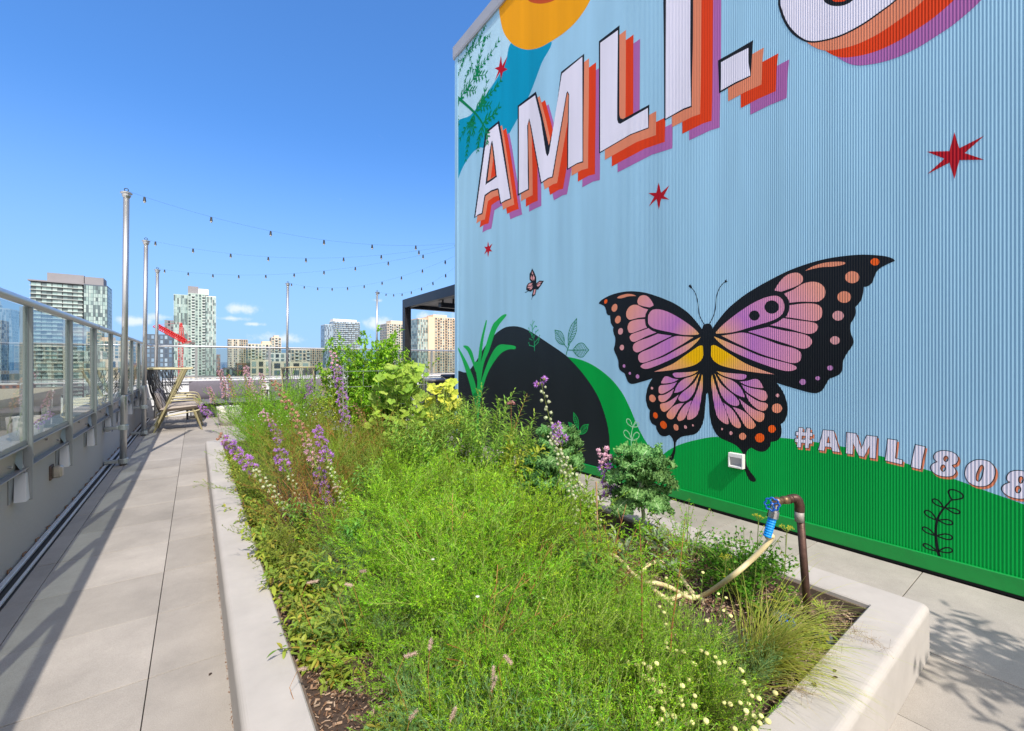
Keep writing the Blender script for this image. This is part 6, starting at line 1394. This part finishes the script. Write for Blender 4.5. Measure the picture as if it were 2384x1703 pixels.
# neighbouring roof just beyond the parapet
nb = empty('neighbour_roof', (0, 0, 0), 0, 'pale concrete roof of the next building seen through the left glass', 'roof')
mb = MB(); mb.box(-34, -6, -12, -1.9, 46, -2.6); mb.build('wall', wm('pale_roof_concrete', (.66, .64, .60)), nb)
mb = MB(); mb.box(-1.88, -6, -12, -1.26, 46, -1.2); mb.box(-34, 46, -12, -1.3, 46.4, -1.3); mb.build('upstand', wm('upstand_white', (.60, .60, .58)), nb)
ph = empty('roof_penthouse', (-15, 20, -2.6), 0, 'low tan rooftop box on the neighbouring roof', 'rooftop box')
mb = MB(); mb.box(0, 0, 0, 9, 14, 2.3); mb.build('wall', TAN, ph); mb = MB(); mb.box(-.2, -.2, 2.3, 9.2, 14.2, 2.6); mb.build('roof', wm('roof_trim', (.55, .45, .30)), ph)
for i in range(3): mb = MB(); mb.face(((9.04, 2 + i * 4, .8), (9.04, 3.4 + i * 4, .8), (9.04, 3.4 + i * 4, 1.8), (9.04, 2 + i * 4, 1.8))); mb.build('window', GL_DARK, ph)
# own building below the deck
mb = MB(); mb.box(-1.22, -8, GZ, 11.5, 14.45, -.302); tag(mb.build('host_building', wm('host_wall', (.4, .39, .37))), 'body of the building below the roof deck', 'building')
# red luffing crane
cr = empty('tower_crane', (0, 0, 0), 0, 'red lattice tower crane in front of the green glass high-rise', 'crane'); RED = mat('crane_red', (.62, .02, .02), .5)
CY_ = 360
def cp(px, py, dy=0): return aty(px, py, CY_ + dy)
def lattice(a, b, w, n, r, name):
    a = Vector(a); b = Vector(b); t = (b - a).normalized(); s1 = t.cross(Vector((0, 1, 0))).normalized() * w / 2; s2 = t.cross(s1).normalized() * w / 2
    mb = MB(); cs = [s1 + s2, s1 - s2, -s1 - s2, -s1 + s2]
    for c in cs: mb.tube([a + c, b + c], r, 4)
    for i in range(n):
        p = a + (b - a) * (i / n); q = a + (b - a) * ((i + 1) / n)
        for k in range(4): mb.tube([p + cs[k], q + cs[(k + 1) % 4]], r * .7, 4, False); mb.tube([p + cs[k], p + cs[(k + 1) % 4]], r * .7, 4, False)
    return mb.build(name, RED, cr)
m0 = cp(420.5, 799); lattice((m0.x, m0.y, GZ), m0, 2.4, 34, .12, 'mast')
lattice(cp(432, 796), cp(360, 757), 2.8, 18, .24, 'jib'); lattice(cp(428, 796), cp(421, 752), 1.1, 6, .13, 'apex_frame'); lattice(cp(418, 796), cp(421, 752), 1.0, 6, .12, 'apex_frame')
lattice(cp(424, 798), cp(446, 797), 1.4, 5, .14, 'counter_jib')
mb = MB(); p = cp(450, 799); mb.box(p.x - 2, p.y - 1, p.z - 1, p.x + 1, p.y + 1, p.z + .6); mb.build('counterweight', mat('crane_grey', (.12, .10, .10), .7), cr)
mb = MB(); mb.tube([cp(421, 752), cp(362, 757)], .06, 4); mb.tube([cp(421, 752), cp(446, 797)], .06, 4); mb.build('pendant_line', RED, cr)
# ground of the city, lake at the horizon
mb = MB(); mb.box(-9000, -3000, GZ - 3, 9000, 2600, GZ - .3); tag(mb.build('city_ground', mat('city_ground', (.10, .105, .09), .9, 0, .02, .5)), kind='structure')
mb = MB(); mb.box(-60000, 2600.5, GZ - 4, 60000, 60000, GZ - .6); tag(mb.build('lake_water', mat('lake_blue', (.05, .13, .22), .35)), kind='structure')
# ================================================================ LIGHT, SKY, CAMERA
Ldir = Vector((.185, .86, -1)).normalized()
sun = bpy.data.lights.new('sun', 'SUN'); sun.energy = SUN_E = 4.8; sun.angle = radians(.53); sun.color = (1, .93, .83)
so = bpy.data.objects.new('sun', sun); col.objects.link(so); so.rotation_euler = (-Ldir).to_track_quat('Z', 'Y').to_euler()
w = bpy.data.worlds.new('World'); sc.world = w; w.use_nodes = True; nt = w.node_tree; N = nt.nodes; L = nt.links
bg = N['Background']; sk = N.new('ShaderNodeTexSky'); sk.sky_type = 'NISHITA'; sk.sun_disc = False
sk.sun_elevation = math.asin(-Ldir.z); sk.sun_rotation = atan2(-Ldir.x, -Ldir.y); sk.altitude = 200; sk.air_density = 1.0; sk.dust_density = .35; sk.ozone_density = 2.2
def vm(op, a, c):
    n = N.new('ShaderNodeVectorMath'); n.operation = op; L.new(a, n.inputs[0]); n.inputs[1].default_value = c; return n.outputs[0]
gm = N.new('ShaderNodeGamma'); gm.inputs[1].default_value = .72; L.new(vm('SCALE', sk.outputs[0], (0, 0, 0)), gm.inputs[0])
gm.inputs[0].links[0].from_node.inputs[3].default_value = .1
s2 = N.new('ShaderNodeVectorMath'); s2.operation = 'MULTIPLY'; L.new(gm.outputs[0], s2.inputs[0]); s2.inputs[1].default_value = (4.5, 9.1, 15.6)
tc = N.new('ShaderNodeTexCoord'); sp = N.new('ShaderNodeSeparateXYZ'); L.new(tc.outputs['Generated'], sp.inputs[0])
hz = N.new('ShaderNodeMapRange'); hz.inputs['From Min'].default_value = .46; hz.inputs['From Max'].default_value = -.02; hz.inputs['To Max'].default_value = .85; hz.interpolation_type = 'SMOOTHSTEP'; L.new(sp.outputs[2], hz.inputs['Value'])
hs = N.new('ShaderNodeMix'); hs.data_type = 'RGBA'; L.new(hz.outputs[0], hs.inputs[0]); L.new(s2.outputs[0], hs.inputs[6]); hs.inputs[7].default_value = (3.3, 5.2, 8.2, 1)
cl = N.new('ShaderNodeTexNoise'); cl.inputs['Scale'].default_value = 16; cl.inputs['Detail'].default_value = 8; cl.inputs['Roughness'].default_value = .62; L.new(tc.outputs['Generated'], cl.inputs['Vector'])
prev = None
for (px, py, rx, ry) in ((558, 718, 42, 17), (540, 742, 36, 8), (318, 748, 40, 13), (392, 740, 50, 14), (886, 757, 52, 22), (1000, 738, 70, 20), (878, 700, 14, 7), (640, 790, 70, 18), (90, 800, 60, 20), (590, 755, 20, 6)):
    d = Vector(((px - 1192) / 1000 * C_ + S_, C_ - (px - 1192) / 1000 * S_, (843 - py) / 1000)); n_ = d.length; d.normalize()
    v = N.new('ShaderNodeVectorMath'); v.operation = 'SUBTRACT'; v.inputs[1].default_value = d; L.new(tc.outputs['Generated'], v.inputs[0])
    s = N.new('ShaderNodeVectorMath'); s.operation = 'MULTIPLY'; k = 1000 * n_; s.inputs[1].default_value = (k / rx * .8, k / rx * .8, k / ry); L.new(v.outputs[0], s.inputs[0])
    l = N.new('ShaderNodeVectorMath'); l.operation = 'LENGTH'; L.new(s.outputs[0], l.inputs[0])
    mr = N.new('ShaderNodeMapRange'); mr.inputs['From Min'].default_value = 1.5; mr.inputs['From Max'].default_value = 0; mr.inputs['To Min'].default_value = 0; mr.inputs['To Max'].default_value = .42; L.new(l.outputs['Value'], mr.inputs['Value'])
    if prev is None: prev = mr.outputs[0]
    else: m2 = N.new('ShaderNodeMath'); m2.operation = 'MAXIMUM'; L.new(prev, m2.inputs[0]); L.new(mr.outputs[0], m2.inputs[1]); prev = m2.outputs[0]
ad = N.new('ShaderNodeMath'); ad.operation = 'ADD'; L.new(prev, ad.inputs[0]); L.new(cl.outputs['Fac'], ad.inputs[1])
th = N.new('ShaderNodeMapRange'); th.inputs['From Min'].default_value = .70; th.inputs['From Max'].default_value = .95; th.inputs['To Max'].default_value = .75; th.interpolation_type = 'SMOOTHSTEP'; L.new(ad.outputs[0], th.inputs['Value'])
# broad glow added to the sun-side sky behind the photographer to fill shadows
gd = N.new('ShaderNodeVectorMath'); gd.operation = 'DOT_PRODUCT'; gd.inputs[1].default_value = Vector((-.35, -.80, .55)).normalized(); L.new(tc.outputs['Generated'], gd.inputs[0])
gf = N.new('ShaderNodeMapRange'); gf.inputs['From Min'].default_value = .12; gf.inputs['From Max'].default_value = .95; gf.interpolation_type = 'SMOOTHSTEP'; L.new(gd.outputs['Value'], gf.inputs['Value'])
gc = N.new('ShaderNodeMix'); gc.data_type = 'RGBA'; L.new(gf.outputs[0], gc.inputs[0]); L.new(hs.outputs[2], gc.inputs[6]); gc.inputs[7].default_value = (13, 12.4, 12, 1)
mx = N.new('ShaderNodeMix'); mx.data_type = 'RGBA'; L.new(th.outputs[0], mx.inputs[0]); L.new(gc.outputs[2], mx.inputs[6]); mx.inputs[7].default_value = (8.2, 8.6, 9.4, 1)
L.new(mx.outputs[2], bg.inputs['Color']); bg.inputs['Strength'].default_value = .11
cam = bpy.data.cameras.new('camera'); co = bpy.data.objects.new('camera', cam); col.objects.link(co); sc.camera = co
cam.sensor_width = 36; cam.lens = 36 * 1000 / 2384; cam.shift_y = -8.5 / 2384; cam.clip_end = 80000; cam.clip_start = .05
co.location = (0, 0, H); co.rotation_euler = (pi / 2, 0, -atan2(S_, C_))
sc.view_settings.view_transform = 'Standard'; sc.view_settings.look = 'None'; sc.view_settings.exposure = .17; sc.view_settings.gamma = 1
sc.cycles.max_bounces = 8; sc.cycles.transparent_max_bounces = 24; sc.cycles.diffuse_bounces = 4
